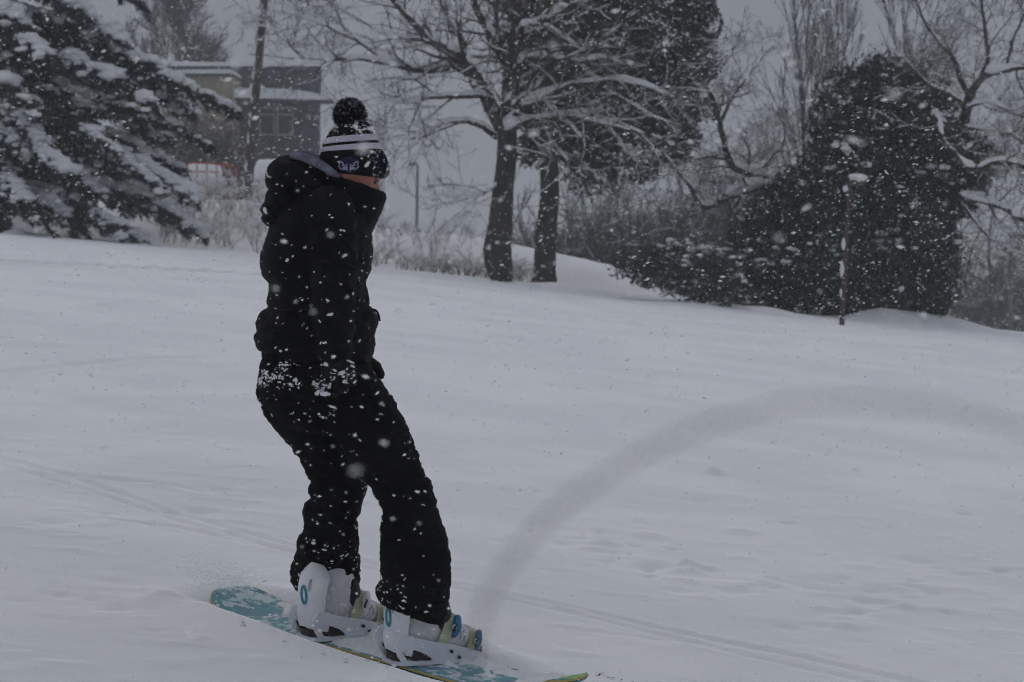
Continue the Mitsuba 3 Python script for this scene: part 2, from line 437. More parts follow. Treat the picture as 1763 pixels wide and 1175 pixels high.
put('bare_tree__trunk', (tv, tf), 'bark_snowy', True)
tag('bare_tree', 'tall bare tree with snow lined spreading branches and dark trunk directly right of the rider', 'tree')
prm = dict(segs=[6, 5, 5, 4], kids=[3, 6, 5], len=[1.1, 0.75, 0.36], per_m=False, wig=0.13, trop=[0.0, 0.02, 0.0, -0.02], ang=44, rmin=0.0045, rr=0.5, flat=0.8)
twigs = []
for lst, r0, r1, dy in MAIN_LIMBS:
    P, R = limb(lst, YT, r0 * 1.12, r1 * 1.3, dy)
    put('bare_tree__limb', tube(P, R, 8), 'bark', True)
    L = np.linalg.norm(np.diff(P, axis=0), axis=1).sum()
    mb = MB(); snow_strip(mb, P, R, rng, 1.85, 6, 0.011)
    if mb.n: put(f'bare_tree__limb_snow', mb.get(), 'fresh_snow', True, kind='stuff')
    prm['kids'] = [max(2, int(3.7 * L)), 5, 3]
    sprout(twigs, P, R, L, 0, prm, rng, 0.22)
put('bare_tree__twigs', branches_mesh(twigs), 'twig', True, 'many thin dark twigs', kind='stuff')
put('bare_tree__twig_snow', snow_mesh(twigs, rng, (1, 2), 1.1, 0.008, 0.72), 'fresh_snow', True, 'thin lines of snow on the twigs', kind='stuff')
print('main tree twigs', len(twigs))

def free_tree(key, base, H, r, lean, prm, rng, bark='twig_far', snow=0.0, crown0=0.2, nmain=9, main_len=0.5, main_ang=50, label=None, group=None):
    """A bare tree grown free: trunk, main branches up it, twigs."""
    n = 14
    P = [np.array(base, float)]; d = nrm([lean, 0, 1.0])
    for k in range(n):
        d = nrm(d + rng.normal(0, 0.05, 3) * np.array([1, 1, .3]) + np.array([0, 0, .04])); P.append(P[-1] + d * H / n)
    P = np.array(P); R = r * (1 - 0.9 * np.linspace(0, 1, n + 1))
    R = np.maximum(R, prm['rmin'])
    put(key + '__trunk', tube(smooth_line(P, 30), np.interp(np.linspace(0, n, 30), range(n + 1), R), 8), bark, True)
    out = []
    for k in range(nmain):
        t = crown0 + (0.97 - crown0) * (k + rng.random()) / nmain
        q = np.array([np.interp(t * n, range(n + 1), P[:, a]) for a in range(3)])
        az = k * 2.4 + rng.normal(0, .4); a = math.radians(main_ang * rng.uniform(.8, 1.2))
        d = np.array([math.sin(a) * math.cos(az), math.sin(a) * math.sin(az), math.cos(a)])
        grow(out, q, d, H * main_len * (1.15 - 0.75 * t) * rng.uniform(.75, 1.2), max(np.interp(t * n, range(n + 1), R) * .6, prm['rmin']), 0, prm, rng)
    put(key + '__crown', branches_mesh(out), bark, True, kind='stuff')
    if snow: put(key + '__branch_snow', snow_mesh(out, rng, (0, 1, 2), 0.9, 0.006, snow), 'fresh_snow', True, kind='stuff')
    tag(key, label, 'tree', group)
    return out

# ---- second tree: a thick trunk under a mass of evergreen leaves
tr2 = smooth_line(pts([(938, 486), (938, 450), (940, 400), (946, 340), (945, 280), (940, 220), (945, 120), (950, 0), (955, -80)], 38.3), 40)
tv, tf = tube(tr2, np.interp(np.linspace(0, 1, 40), [0, .06, .2, 1], [.235, .205, .19, .12]), 18)
tv += 0.03 * (meshkit.fbm(tv * np.array([7, 7, 1.6]), 3, 5)[:, None] - 0.5) * np.sign(tv - tr2.mean(0)) * np.array([1, 1, 0])
put('evergreen_tree__trunk', (tv, tf), 'bark_snowy', True)
tag('evergreen_tree', 'dark evergreen tree with a dense broad crown standing just behind the bare tree', 'tree')

def leaf_cloud(ells, Y, dens, size, rng, cut=0.42, scale=2.2, aspect=0.5, droop=0.0, fill=0.35, dz=1.0):
    """Leaves scattered through a union of ellipsoids given in pixels (px, py, rx, ry[, depth offset]). Returns (mesh, points)."""
    S = Y / FPX
    C, N = [], []
    for e in ells:
        c = pt(e[0], e[1], Y + (e[4] if len(e) > 4 else 0)); rx, rz = e[2] * S, e[3] * S
        r = np.array([rx, 0.85 * min(rx, rz) * dz + 0.15 * rx, rz])
        n = int(dens * (rx * rz + rx * r[1] + r[1] * rz) * 4.2)
        d = rng.normal(size=(n, 3)); d /= np.linalg.norm(d, axis=1, keepdims=True)
        rad = np.where(rng.random(n) < fill, rng.random(n) ** 0.5, np.where(rng.random(n) < .13, rng.uniform(1.0, 1.2, n), rng.uniform(0.82, 1.06, n)))
        wob = 1 + 0.85 * (meshkit.fbm(d * 3.1 + np.array(c) * .7, 4, 4) - 0.5)
        p = c + d * r * (rad * wob)[:, None]
        k = meshkit.fbm(p * scale, 3, 9) > cut
        C.append(p[k]); N.append(d[k])
    C, N = np.vstack(C), np.vstack(N)
    n = len(C)
    L = size * rng.uniform(0.6, 1.3, n)
    ax = rng.normal(size=(n, 3)) * 0.8 + N * 0.5 + np.array([0, 0, -droop]); ax /= np.linalg.norm(ax, axis=1, keepdims=True)
    up = N * 0.6 + rng.normal(size=(n, 3)) * 0.6 + np.array([0, 0, 0.5])
    sd = np.cross(ax, up); sd /= np.linalg.norm(sd, axis=1, keepdims=True) + 1e-9
    W = L * aspect * 0.5
    v = np.stack([C - ax * (L / 2)[:, None], C + sd * W[:, None], C + ax * (L / 2)[:, None], C - sd * W[:, None]], 1).reshape(-1, 3)
    b = np.arange(n) * 4
    return (v, np.vstack([np.stack([b, b + 1, b + 2], 1), np.stack([b, b + 2, b + 3], 1)])), C, N

def leaf_snow(C, N, n, rng, r0, r1, bias=0.2, flat=0.55, sub=1):
    """Clumps of snow resting on the upper side of the foliage."""
    mb = MB()
    w = np.maximum(N[:, 2] + bias, 0) ** 1.5
    g = meshkit.fbm(C * 1.1, 3, 77); w = w * np.clip((g - 0.45) * 6, 0, 1) * (N[:, 1] < 0.4)
    for k in rng.choice(len(C), n, p=w / w.sum()):
        r = rng.uniform(r0, r1)
        mb.add(*lump(rng, C[k] + np.array([0, 0, r * .2]), np.array([r * rng.uniform(.8, 1.5), r * rng.uniform(.8, 1.3), r]), flat, sub, .5))
    return mb.get()

EV = [(1000, 60, 125, 95), (1105, 50, 100, 105), (1185, 70, 42, 95), (1045, 165, 115, 85), (1125, 175, 80, 75), (955, 180, 70, 85), (1020, 295, 42, 52), (905, 150, 42, 100),
      (1060, 245, 60, 48), (1195, 20, 34, 60), (930, 250, 42, 40), (985, 235, 50, 50), (1150, 235, 45, 45), (1105, 290, 30, 25), (1222, 112, 20, 26), (1208, 190, 24, 22), (1228, 38, 16, 34), (1190, 235, 20, 18), (1170, 268, 26, 16), (1080, 300, 22, 20), (960, -30, 130, 80), (1100, -40, 110, 70), (890, 40, 45, 80)]
m, C, N = leaf_cloud(EV, 39.5, 430, 0.11, rng, 0.41, 2.4, 0.42)
put('evergreen_tree__crown', m, 'evergreen_leaf', False, kind='stuff')
put('evergreen_tree__crown_snow', leaf_snow(C, N, 420, rng, .02, .075), 'fresh_snow', True, kind='stuff')
print('evergreen leaves', len(C))
lim = []
for lst in ([(945, 210), (1000, 150), (1080, 110), (1150, 80)], [(945, 240), (1000, 220), (1080, 200), (1140, 190)], [(942, 120), (980, 60), (1060, 10)], [(944, 200), (910, 160), (880, 120)]):
    P, R = limb(lst, 39.2, .07, .02, 0.5); put('evergreen_tree__limb', tube(P, R, 7), 'bark', True)

# ---- holly thicket at the right and the low bush before it
HO = [(1448, 205, 52, 88), (1592, 215, 60, 80), (1520, 165, 70, 62), (1385, 345, 60, 60), (1660, 270, 50, 48), (1520, 222, 92, 108), (1470, 320, 98, 115), (1560, 390, 92, 148), (1410, 430, 120, 105), (1312, 440, 66, 76), (1455, 470, 115, 72), (1625, 285, 58, 60), (1600, 470, 52, 68), (1352, 375, 70, 60),
      (1670, 305, 34, 24), (1545, 510, 70, 36), (1290, 480, 50, 40), (1640, 340, 40, 40)]
m, C, N = leaf_cloud(HO, 36.3, 900, 0.08, rng, 0.37, 2.6, 0.6)
put('holly_tree__crown', m, 'holly_leaf', False, kind='stuff')
put('holly_tree__crown_snow', leaf_snow(C, N, 650, rng, .015, .085, 0.45), 'fresh_snow', True, kind='stuff')
tag('holly_tree', 'big dark holly thicket dusted with snow reaching down to the ground at right', 'tree')
for a in ((1420, 548, 1425, 420), (1520, 545, 1500, 360), (1570, 548, 1560, 400), (1330, 530, 1340, 440)):
    put('holly_tree__trunk', tube(smooth_line(np.array([pt(a[0], a[1] + 4, 36.4), pt((a[0] + a[2]) / 2 + 6, (a[1] + a[3]) / 2, 36.3), pt(a[2], a[3], 36.4)]), 10), np.linspace(.09, .05, 10), 8), 'bark', True)
print('holly leaves', len(C))
RB = [(1105, 455, 52, 30), (1160, 455, 62, 38), (1215, 470, 60, 42), (1190, 500, 50, 22), (1250, 495, 40, 30), (1130, 480, 40, 20), (1170, 430, 30, 18)]
m, C, N = leaf_cloud(RB, 34.6, 600, 0.085, rng, 0.40, 3.0, 0.42)
put('evergreen_bush__foliage', m, 'holly_leaf', False, kind='stuff')
put('evergreen_bush__foliage_snow', leaf_snow(C, N, 190, rng, .015, .05, 0.3), 'fresh_snow', True, kind='stuff')
mb = MB()
for a in range(16):
    p0 = pt(1090 + a * 10, 486 + a * 2.2, 34.6); p1 = pt(1080 + a * 11, 445 + 8 * math.sin(a * 1.7), 34.6 + 0.3 * math.sin(a * 2.3)); mb.add(*tube([p0, (p0 + p1) / 2 + rng.normal(0, .03, 3), p1], [.018, .013, .007], 5))
put('evergreen_bush__stems', mb.get(), 'twig', True, kind='stuff')
tag('evergreen_bush', 'low spreading evergreen bush under thin snow between the trunks and the holly thicket', 'bush')

# ---- twisting limbs of the old trees that stand in the thicket
def old_tree(key, Y, trunk, limbs, label, twig_len, snow=1.6, Yl=None):
    P = smooth_line(pts(trunk, Y), 24)
    put(key + '__trunk', tube(P, np.linspace(.17, .08, 24), 12), 'bark', True)
    tw = []
    for lst, r0, r1, dy in limbs:
        P, R = limb(lst, Yl or Y, r0, r1, dy)
        put(key + '__limb', tube(P, R, 9), 'bark', True)
        mb = MB(); snow_strip(mb, P, R, rng, snow, 7, 0.012)
        if mb.n: put(key + '__limb_snow', mb.get(), 'fresh_snow', True, kind='stuff')
        L = np.linalg.norm(np.diff(P, axis=0), axis=1).sum()
        pr = dict(segs=[6, 5, 5, 4], kids=[max(2, int(4.2 * L)), 5, 4], len=twig_len, wig=0.22, trop=[0, 0.03, 0, 0], ang=52, rmin=0.0045, rr=0.42, flat=0.8)
        sprout(tw, P, R, L, 0, pr, rng, 0.15)
    put(key + '__twigs', branches_mesh(tw), 'twig', True, kind='stuff')
    put(key + '__twig_snow', snow_mesh(tw, rng, (1, 2), 0.9, 0.006, 0.8), 'fresh_snow', True, kind='stuff')
    tag(key, label, 'tree')
old_tree('gnarled_tree', 37.2, [(1352, 552), (1350, 460), (1340, 370), (1335, 318)], [
    ([(1337, 318), (1302, 302), (1262, 289), (1249, 265), (1240, 221), (1227, 177), (1210, 146), (1196, 110)], .085, .03, -.8),
    ([(1337, 322), (1300, 326), (1262, 337), (1232, 347), (1210, 350), (1187, 320), (1161, 289), (1140, 262)], .085, .015, -1.8),
    ([(1238, 215), (1262, 170), (1290, 130), (1330, 80)], .04, .01, .6),
    ([(1212, 150), (1240, 120), (1262, 95), (1286, 78)], .03, .008, -.3),
    ([(1300, 303), (1330, 270), (1350, 240), (1340, 190)], .04, .01, 0.5)],
    'gnarled bare tree whose snow topped limbs twist left out of the thicket', [0.85, 0.5, 0.28])
old_tree('spreading_tree', 36.6, [(1612, 560, 37.6), (1615, 460, 37.6), (1630, 340, 37.2), (1655, 230, 36.8), (1668, 170, 36.6)], [
    ([(1660, 185), (1630, 158), (1597, 143), (1562, 103), (1540, 92)], .05, .012, -.7),
    ([(1664, 175), (1689, 138), (1730, 123), (1763, 117), (1820, 96)], .07, .03, -.6),
    ([(1688, 138), (1700, 100), (1695, 51), (1688, -10)], .05, .02, 0),
    ([(1656, 260), (1640, 225), (1618, 200), (1615, 193), (1622, 215), (1627, 240), (1643, 266), (1679, 294), (1720, 281), (1763, 286), (1810, 300)], .05, .05, -1.6),
    ([(1652, 338), (1700, 352), (1730, 363), (1761, 383), (1800, 395)], .05, .03, -.8),
    ([(1662, 190), (1700, 175), (1740, 190), (1790, 170)], .04, .015, 0.4),
    ([(1660, 220), (1700, 228), (1740, 235), (1780, 262)], .035, .012, -.5),
    ([(1666, 160), (1640, 100), (1600, 50), (1570, -10)], .05, .015, .8),
    ([(1730, 123), (1745, 70), (1763, 30), (1770, -10)], .03, .01, .3),
    ([(1655, 350), (1690, 400), (1720, 420), (1763, 440)], .025, .01, .5)],
    'bare tree with a spreading snow lined crown at the right edge behind the holly thicket', [0.95, 0.6, 0.32], 1.6, 35.3)

# ---- bare trees farther back, paler with distance
PR_UP = dict(segs=[7, 5, 4], kids=[6, 4], len=[1.5, .7], wig=.06, trop=[.10, .09, .05], ang=19, rmin=.0085, rr=.5)
PR_RND = dict(segs=[7, 5, 4], kids=[9, 6], len=[1.7, .7], wig=.16, trop=[.04, .02, .0], ang=42, rmin=.0055, rr=.5)
PR_BUSHY = dict(segs=[7, 5, 4], kids=[11, 8], len=[1.5, .7], wig=.11, trop=[.09, .06, .02], ang=24, rmin=.013, rr=.5)
def at_ground(px, Y, py=None):
    p = pt(px, 400, Y); return np.array([p[0], p[1], gz(p[0], p[1]) - .05])
for px, Y, H, lean, prm, mlen, mang, nm, c0, lab in (
    (1392, 60, 11.6, .0, PR_UP, .42, 15, 20, .2, 'slim upright bare tree with steep branches rising above the left shoulder of the thicket'),
    (1425, 62, 10.4, .02, PR_UP, .40, 14, 14, .25, 'slender bare tree close to the right of the upright one, behind the thicket top'),
    (1550, 64, 12.2, -.02, PR_UP, .38, 28, 18, .25, 'tall bare tree with fanning branches rising behind the highest point of the thicket'),
    (1625, 68, 10.4, .02, PR_RND, .36, 38, 18, .25, 'fine twigged bare tree rising right of the top of the thicket'),
    (1295, 66, 6.6, .02, PR_RND, .38, 46, 18, .15, 'pale hazy bare tree in the gap between evergreen crown and thicket'),
    (1335, 72, 8.0, -.02, PR_RND, .34, 40, 18, .15, 'pale hazy bare tree directly left of the slim upright tree'),
    (1240, 70, 6.4, .02, PR_RND, .4, 48, 16, .12, 'faint low bare tree behind the gnarled limbs'),
    (900, 70, 5.4, .02, PR_UP, .3, 26, 12, .15, 'thin faint young tree seen between the two big trunks'),
    (1005, 78, 6.6, .0, PR_RND, .4, 44, 16, .15, 'faint bare tree showing right of the evergreen trunk'),
    (300, 98, 9.8, .0, PR_BUSHY, .40, 36, 34, .2, 'round headed bare tree behind the flat roofed building'),
    (360, 104, 7.0, .05, PR_BUSHY, .36, 30, 16, .2, 'smaller bare tree behind the building roof, right of the round headed one'),
    (250, 104, 7.6, -.05, PR_BUSHY, .36, 30, 16, .2, 'bare tree behind the building, half hidden by the fir'),
    (1716, 74, 9.0, .0, PR_RND, .4, 46, 18, .1, 'faint hazy bare tree low at the right edge, seen under the spreading limbs')):
    g = at_ground(px, Y)
    free_tree('distant_tree' + ('' if 'distant_tree__trunk' not in scene else f'_{sum(k.startswith("distant_tree") and k.endswith("__trunk") for k in scene):03d}'),
              g, H, .006 * H + .025, lean, {**prm, 'len': [a * H / 8 for a in prm['len']]}, rng, 'twig_far', .35, c0, int(nm * .8), mlen, mang, lab)

# ---- far hedges and woodland, lost in the haze
def scrub(key, boxes, Y, n, Lm, rng, label, cat='hedge'):
    mb, ms = MB(), MB()
    for (x0, x1, yb, yt) in boxes:
        for _ in range(n):
            px = rng.uniform(x0, x1); Yk = Y + rng.uniform(-2, 2)
            g = at_ground(px, Yk); top = pt(px, yt + rng.uniform(0, .45) * (yb - yt), Yk)[2]
            H = max(top - g[2], .6) * rng.uniform(.6, 1.05)
            for _ in range(4):
                P = [g + np.array([rng.normal() * .2, rng.normal() * .2, 0])]; d = nrm([rng.normal() * .35, rng.normal() * .3, 1])
                for k in range(5):
                    d = nrm(d + rng.normal(0, .2, 3)); P.append(P[-1] + d * H / 5)
                P = np.array(P)
                mb.add(*tube(P, np.linspace(.03, .01, 6), 3, cap=False))
                for k in range(1, 6):
                    for _ in range(3):
                        e = nrm(rng.normal(size=3) + np.array([0, 0, .2])) * rng.uniform(.2, .6) * Lm
                        Q = [P[k], P[k] + e * .5 + rng.normal(0, .03, 3), P[k] + e]
                        mb.add(*tube(Q, [.012, .01, .007], 3, cap=False))
                        if rng.random() < (.12 if key == 'brown_shrub' else .2):
                            ms.add(*tube(np.array(Q) + np.array([0, 0, .015]), [.006, .012, .006], 3, cap=False))
    put(key + '__stems', mb.get(), 'twig_brown' if key == 'brown_shrub' else 'twig_far', False, kind='stuff')
    put(key + '__snow', ms.get(), 'fresh_snow', False, kind='stuff')
    tag(key, label, cat)
scrub('hedge', [(955, 1300, 475, 300)], 62, 270, 1.1, rng, 'long hazy hedge of bare scrub behind the evergreen trunk')
scrub('distant_wood', [(1630, 1830, 600, 400), (1180, 1300, 500, 250)], 92, 190, 1.6, rng, 'grey belt of bare woodland almost lost in the haze at far right', 'wood')
scrub('brown_shrub', [(250, 384, 325, 178)], 78, 210, .8, rng, 'tall brown bare shrub against the beige wall of the building', 'shrub')
# ------------------------------------------------------------------ the snow laden fir at the left edge
rng = np.random.default_rng(31)
YF = 38.0
def fir():
    base = pt(-95, 400, YF); base[2] = gz(base[0], base[1])
    H = 12.5
    put('fir_tree__trunk', tube(np.array([base + np.array([0, 0, -.2]), base + np.array([.05, 0, H * .5]), base + np.array([0, 0, H])]), [.30, .18, .03], 12), 'bark', True)
    tag('fir_tree', 'huge fir with drooping snow laden boughs filling the left edge', 'tree')
    shoots, cl = [], []
    mbw = MB()
    def needles(P, dens=34.0, ln=.085):
        """Short flat needles along both sides of a shoot."""
        seg = np.linalg.norm(np.diff(P, axis=0), axis=1); L = seg.sum()
        n = max(4, int(dens * L))
        t = np.sort(rng.random(n)) * (len(P) - 1 - 1e-6); k = t.astype(int); f = (t - k)[:, None]
        C = P[k] * (1 - f) + P[k + 1] * f
        tg = P[k + 1] - P[k]; tg /= np.linalg.norm(tg, axis=1, keepdims=True) + 1e-9
        d = rng.normal(size=(n, 3)) + tg * 1.1 + np.array([0, 0, -.35]); d /= np.linalg.norm(d, axis=1, keepdims=True)
        l = ln * rng.uniform(.6, 1.3, n)
        s = np.cross(d, rng.normal(size=(n, 3))); s /= np.linalg.norm(s, axis=1, keepdims=True) + 1e-9
        w = .013
        v = np.stack([C - s * w, C + s * w, C + d * l[:, None] + s * w * .4, C + d * l[:, None] - s * w * .4], 1)
        shoots.append(v.reshape(-1, 3))
    def bough(p0, az, L, rise, droop, w):
        n = 12
        t = np.linspace(0, 1, n + 1)
        hd = np.array([math.cos(az), math.sin(az), 0])
        P = p0 + hd * (L * t)[:, None] + np.array([0, 0, 1.0]) * (L * (rise * t - droop * t ** 2))[:, None]
        P = P + np.cumsum(rng.normal(0, .034 * L / 4, P.shape), axis=0)
        mbw.add(*tube(P, np.linspace(.05, .008, n + 1), 5, cap=False))
        sd = np.array([-hd[1], hd[0], 0])
        lums = []
        for k in np.linspace(1.2, n - .01, int(L * 7.5)):
            a = int(k); f = k - a
            q = P[a] * (1 - f) + P[min(a + 1, n)] * f
            for sgn in (-1, 1):
                if rng.random() < .10: continue
                ll = w * (1.15 - .75 * k / n) * rng.uniform(.6, 1.2)
                d = nrm(hd * .8 + sd * sgn * rng.uniform(.45, 1.1) + np.array([0, 0, rng.uniform(-.30, .05)]))
                m = 5; tt = np.linspace(0, 1, m)
                Q = q + d * (ll * tt)[:, None] + np.array([0, 0, -1.0]) * (ll * rng.uniform(.35, 1.05) * tt ** 1.7)[:, None]
                mbw.add(*tube(Q, np.linspace(.014, .005, m), 3, cap=False))
                needles(Q, 135)
                for b in range(2, m):
                    for _ in range(2):
                        e = nrm(d + sd * rng.normal() * .8 + np.array([0, 0, -rng.uniform(.1, 1.1)])) * ll * rng.uniform(.22, .45)
                        needles(np.array([Q[b], Q[b] + e * .5, Q[b] + e + np.array([0, 0, -.02])]), 140, .10)
                        if rng.random() < .14: cl.append((Q[b] + e * .55 + np.array([0, 0, .02]), rng.uniform(.03, .07), d))
                r = rng.uniform(.05, .12)
                if rng.random() < .62:
                    for b in (1, 2, 3, 4):
                        if rng.random() < .55: cl.append((Q[b] + np.array([0, 0, .028]), r * (1.15 - .16 * b) * rng.uniform(.7, 1.2), d))
            if rng.random() < .95: cl.append((q + np.array([0, 0, .03]), rng.uniform(.07, .13), hd))
    # boughs whose tips the photograph shows (tip pixel, start height on the trunk in pixels)
    for (tx, ty, sy, dy, w) in ((402, 182, 20, -.6, .62), (255, 195, 60, -1.2, .66), (300, 140, -20, .4, .6), (335, 322, 215, -.8, .6), (270, 305, 175, -1.3, .62), (180, 250, 150, -1.8, .62), (90, 95, -40, -1.9, .6),
                                (195, 60, -120, -.6, .55), (235, 12, -150, .5, .55), (120, 290, 190, -2.2, .6), (60, 365, 255, -2.3, .6), (290, 395, 290, -.2, .55), (200, 385, 300, -1.2, .55), (150, 330, 230, -1.0, .6), (40, 170, 60, -2.4, .6),
                                (230, 110, 0, .9, .6), (110, 20, -130, -1.5, .6), (330, 200, 60, .8, .6), (250, 345, 240, .6, .6), (310, 280, 160, 1.0, .6), (150, 180, 40, -.2, .6), (60, 240, 120, -1.5, .6), (20, 330, 200, -1.8, .6), (130, 400, 310, -1.6, .5), (240, 410, 320, -.6, .45), (180, 120, -30, .2, .6), (50, 50, -100, -.6, .6), (270, 230, 100, 1.0, .7), (200, 170, 40, 1.2, .7), (120, 120, -40, .8, .7), (220, 310, 190, 1.2, .7), (150, 250, 120, 1.0, .7), (80, 190, 60, .6, .7), (90, 330, 220, .4, .7), (280, 360, 260, 1.3, .6), (60, 110, -60, .4, .7), (150, 45, -140, .9, .6), (350, 245, 110, .3, .5), (20, 260, 160, 0, .7), (30, 400, 330, -2.0, .5), (210, 250, 120, .6, .6), (330, 375, 300, .8, .45)):
        p0 = pt(-95, sy, YF); tip = pt(tx, ty, YF + dy)
        hv = tip - p0; L = math.hypot(hv[0], hv[1]); az = math.atan2(hv[1], hv[0])
        droop = .34; rise = hv[2] / L + droop
        bough(p0, az, L, rise, droop, w)
    for k in range(26):                                 # the rest of the tree: round the far side and above the frame
        z = rng.uniform(.6, H * .93); L = (1 - z / H) * 5.2 + .3
        az = rng.uniform(.6, 3.6) if z < 4.6 else rng.uniform(0, 6.28)
        bough(base + np.array([0, 0, z]), az, L, .05, .28, .6 * min(1, L / 3))
    put('fir_tree__branches', mbw.get(), 'bark', False, kind='stuff')
    v = np.vstack(shoots); b = np.arange(len(v) // 4) * 4
    put('fir_tree__needles', (v, np.vstack([np.stack([b, b + 1, b + 2], 1), np.stack([b, b + 2, b + 3], 1)])), 'needle', False, kind='stuff')
    ms = MB()
    for c, r, d in cl:
        if meshkit.noise(np.asarray(c) * 2.3, 8) < .38: continue
        r = r * (.55 + 1.5 * float(meshkit.noise(np.asarray(c) * 1.6, 5)))
        u = nrm(np.array([d[0], d[1], d[2] * .6])); s = nrm(np.cross(u, [0, 0, 1])); n_ = np.cross(s, u)
        V, F_ = lump(rng, np.zeros(3), r, 1.0, 1, .55)
        V = V * np.array([1.35, 1.05, .60])
        ms.add(c + V[:, :1] * u + V[:, 1:2] * s + V[:, 2:] * n_, F_)
    put('fir_tree__snow_load', ms.get(), 'fresh_snow', True, 'thick clumps of snow lying on the boughs', kind='stuff')
    print('fir needles', len(b), 'snow', len(cl))
fir()

# ------------------------------------------------------------------ building
YB = 86.0
mat('slate_wall', lambda p, n, uv: mix((0.05, 0.057, 0.07), (0.085, 0.095, 0.112), fbm(p.x * 1.5, p.z * 8, 0, 2)), .7, .3)
mat('beige_wall', two_tone((0.30, 0.27, 0.20), (0.36, 0.325, 0.25), .8), .9, .1)
mat('pale_wall', two_tone((0.42, 0.43, 0.44), (0.5, 0.5, 0.51), 1.0), .9, .1)
mat('window_frame', (0.5, 0.51, 0.50), .5, .4)
mat('window_glass', (0.03, 0.035, 0.045), .08, .5)
mat('white_metal', (0.6, 0.61, 0.62), .4, .4)
def prism(poly, Y0, Y1, Y=YB):
    """Extrude a polygon given in pixels at depth Y from Y0 to Y1."""
    P = np.array([pt(a, b, Y) for a, b in poly]); n = len(P)
    pl = Polygon(P[:, [0, 2]])
    t = trimesh.creation.extrude_polygon(pl, Y1 - Y0, engine='earcut')
    v = t.vertices.copy(); t.vertices = np.stack([v[:, 0], Y1 - v[:, 2], v[:, 1]], 1); t.fix_normals()
    return tm(t)
def rect(x0, y0, x1, y1): return [(x0, y0), (x1, y0), (x1, y1), (x0, y1)]
tag('building', 'two storey slate grey building with snow on its flat roof and canopy behind the rider', 'building')
put('building__upper_wall', prism(rect(150, 112, 548, 172), YB + .5, YB + 1.3), 'slate_wall')
put('building__roof_snow', prism([(148, 112), (148, 104), (300, 104.5), (452, 107), (549, 110.5), (549.5, 113)], YB + .4, YB + 1.4), 'fresh_snow')
put('building__lower_wall', prism(rect(400, 172.4, 547, 352), YB, YB + 1.2), 'slate_wall')
put('building__canopy', prism([(380, 172), (576, 174), (576, 178.5), (380, 177.5)], YB - 1.6, YB + .4), 'slate_wall')
put('building__canopy_snow', prism([(372, 173), (384, 160), (420, 156.5), (450, 158), (452, 149), (456, 150), (460, 157), (520, 160), (545, 165), (566, 172), (579, 176), (575, 177)], YB - 1.75, YB + .45), 'fresh_snow')
put('building__tower', prism(rect(300, 138.5, 412.5, 352), YB - 2.2, YB + 3), 'beige_wall')
put('building__tower_coping', prism(rect(298, 134.5, 414, 139), YB - 2.35, YB + 3.1), 'slate_wall')
put('building__tower_snow', prism([(299, 135), (300, 130.5), (330, 128.5), (370, 128), (410, 128), (414, 130), (414, 135)], YB - 2.4, YB + 3.0), 'fresh_snow')
put('building__side_wing', prism([(548.5, 214), (566, 196), (584, 185), (640, 196), (640, 360), (548.5, 352)], YB + 5, YB + 9), 'pale_wall')
for x0, x1 in ((447, 473.5), (477.5, 505)):
    k = put('building__window', prism(rect(x0, 185, x1, 233), YB - .03, YB + .02), 'window_glass')
    f = MB()
    for r in (rect(x0, 185, x1, 186.8), rect(x0, 196.7, x1, 199), rect(x0, 231.5, x1, 233.3), rect(x0, 186.8, x0 + 1.7, 231.5), rect(x1 - 1.7, 186.8, x1, 231.5)):
        f.add(*prism(r, YB - .09, YB - .02))
    put(k + '__frame', f.get(), 'window_frame')
put('building__downpipe', prism(rect(420, 258, 423.4, 312), YB - .22, YB - .12), 'white_metal')
put('building__door', prism(rect(424, 262, 434, 345), YB - .12, YB - .02), 'pale_wall')
for k_ in range(16):                                              # boards of the slate cladding, proud of each other
    y0 = 236 + k_ * 7.2
    put('building__siding_board', prism([(434.5, y0), (546.6, y0 + .3), (546.6, y0 + 6.6), (434.5, y0 + 6.4)], YB - .03 - .012 * (k_ % 2), YB + .01), 'slate_wall')

# ------------------------------------------------------------------ utility pole, lamp posts
mat('pole_wood', lambda p, n, uv: mix((0.065, 0.058, 0.053), (0.125, 0.112, 0.102), fbm(p.x * 20, p.y * 20, p.z * 1.5, 3)), .95, .1)
mat('rust_metal', lambda p, n, uv: mix((0.115, 0.058, 0.046), (0.09, 0.072, 0.066), smoothstep(.4, .65, fbm(p.x * 14, p.y * 14, p.z * 5, 3))), .8, .2)
mat('grey_metal', (0.12, 0.125, 0.13), .5, .4)
mat('lamp_glass', (0.055, 0.06, 0.05), .3, .5)
mat('safety_red', two_tone((0.38, 0.06, 0.04), (0.46, 0.08, 0.05), 2), .5, .3)
P = np.array([pt(424, 342, 48), pt(438, 190, 48), pt(455, 0, 48), pt(470, -190, 48)])
P[0, 2] = gz(P[0, 0], P[0, 1]) - .3
put('utility_pole__shaft', tube(smooth_line(P, 20), np.linspace(.105, .075, 20), 14), 'pole_wood', True)
top = P[-1]
put('utility_pole__crossarm', m3.Manifold.hull_points(np.array([top + np.array([x, y, z - .5]) for x in (-1, 1) for y in (-.14, -.06) for z in (0, .1)])), 'pole_wood')
for x in (-.85, -.45, .45, .85):
    put('utility_pole__insulator', tube([top + np.array([x, -.1, -.4]), top + np.array([x, -.1, -.33]), top + np.array([x, -.1, -.25])], [.04, .06, .03], 8), 'grey_metal', 40)
ms = MB()
for k in range(24):
    z = rng.random() ** .7
    q = P[0] * (1 - z) + P[2] * z; ms.add(*lump(rng, q + np.array([-.085 + rng.normal() * .02, -.06, 0]), np.array([.03, .03, .09]) * rng.uniform(.5, 1.2), 1, 1, .5))
put('utility_pole__stuck_snow', ms.get(), 'fresh_snow', True, kind='stuff')
tag('utility_pole', 'leaning wooden utility pole in front of the slate grey building', 'utility pole')

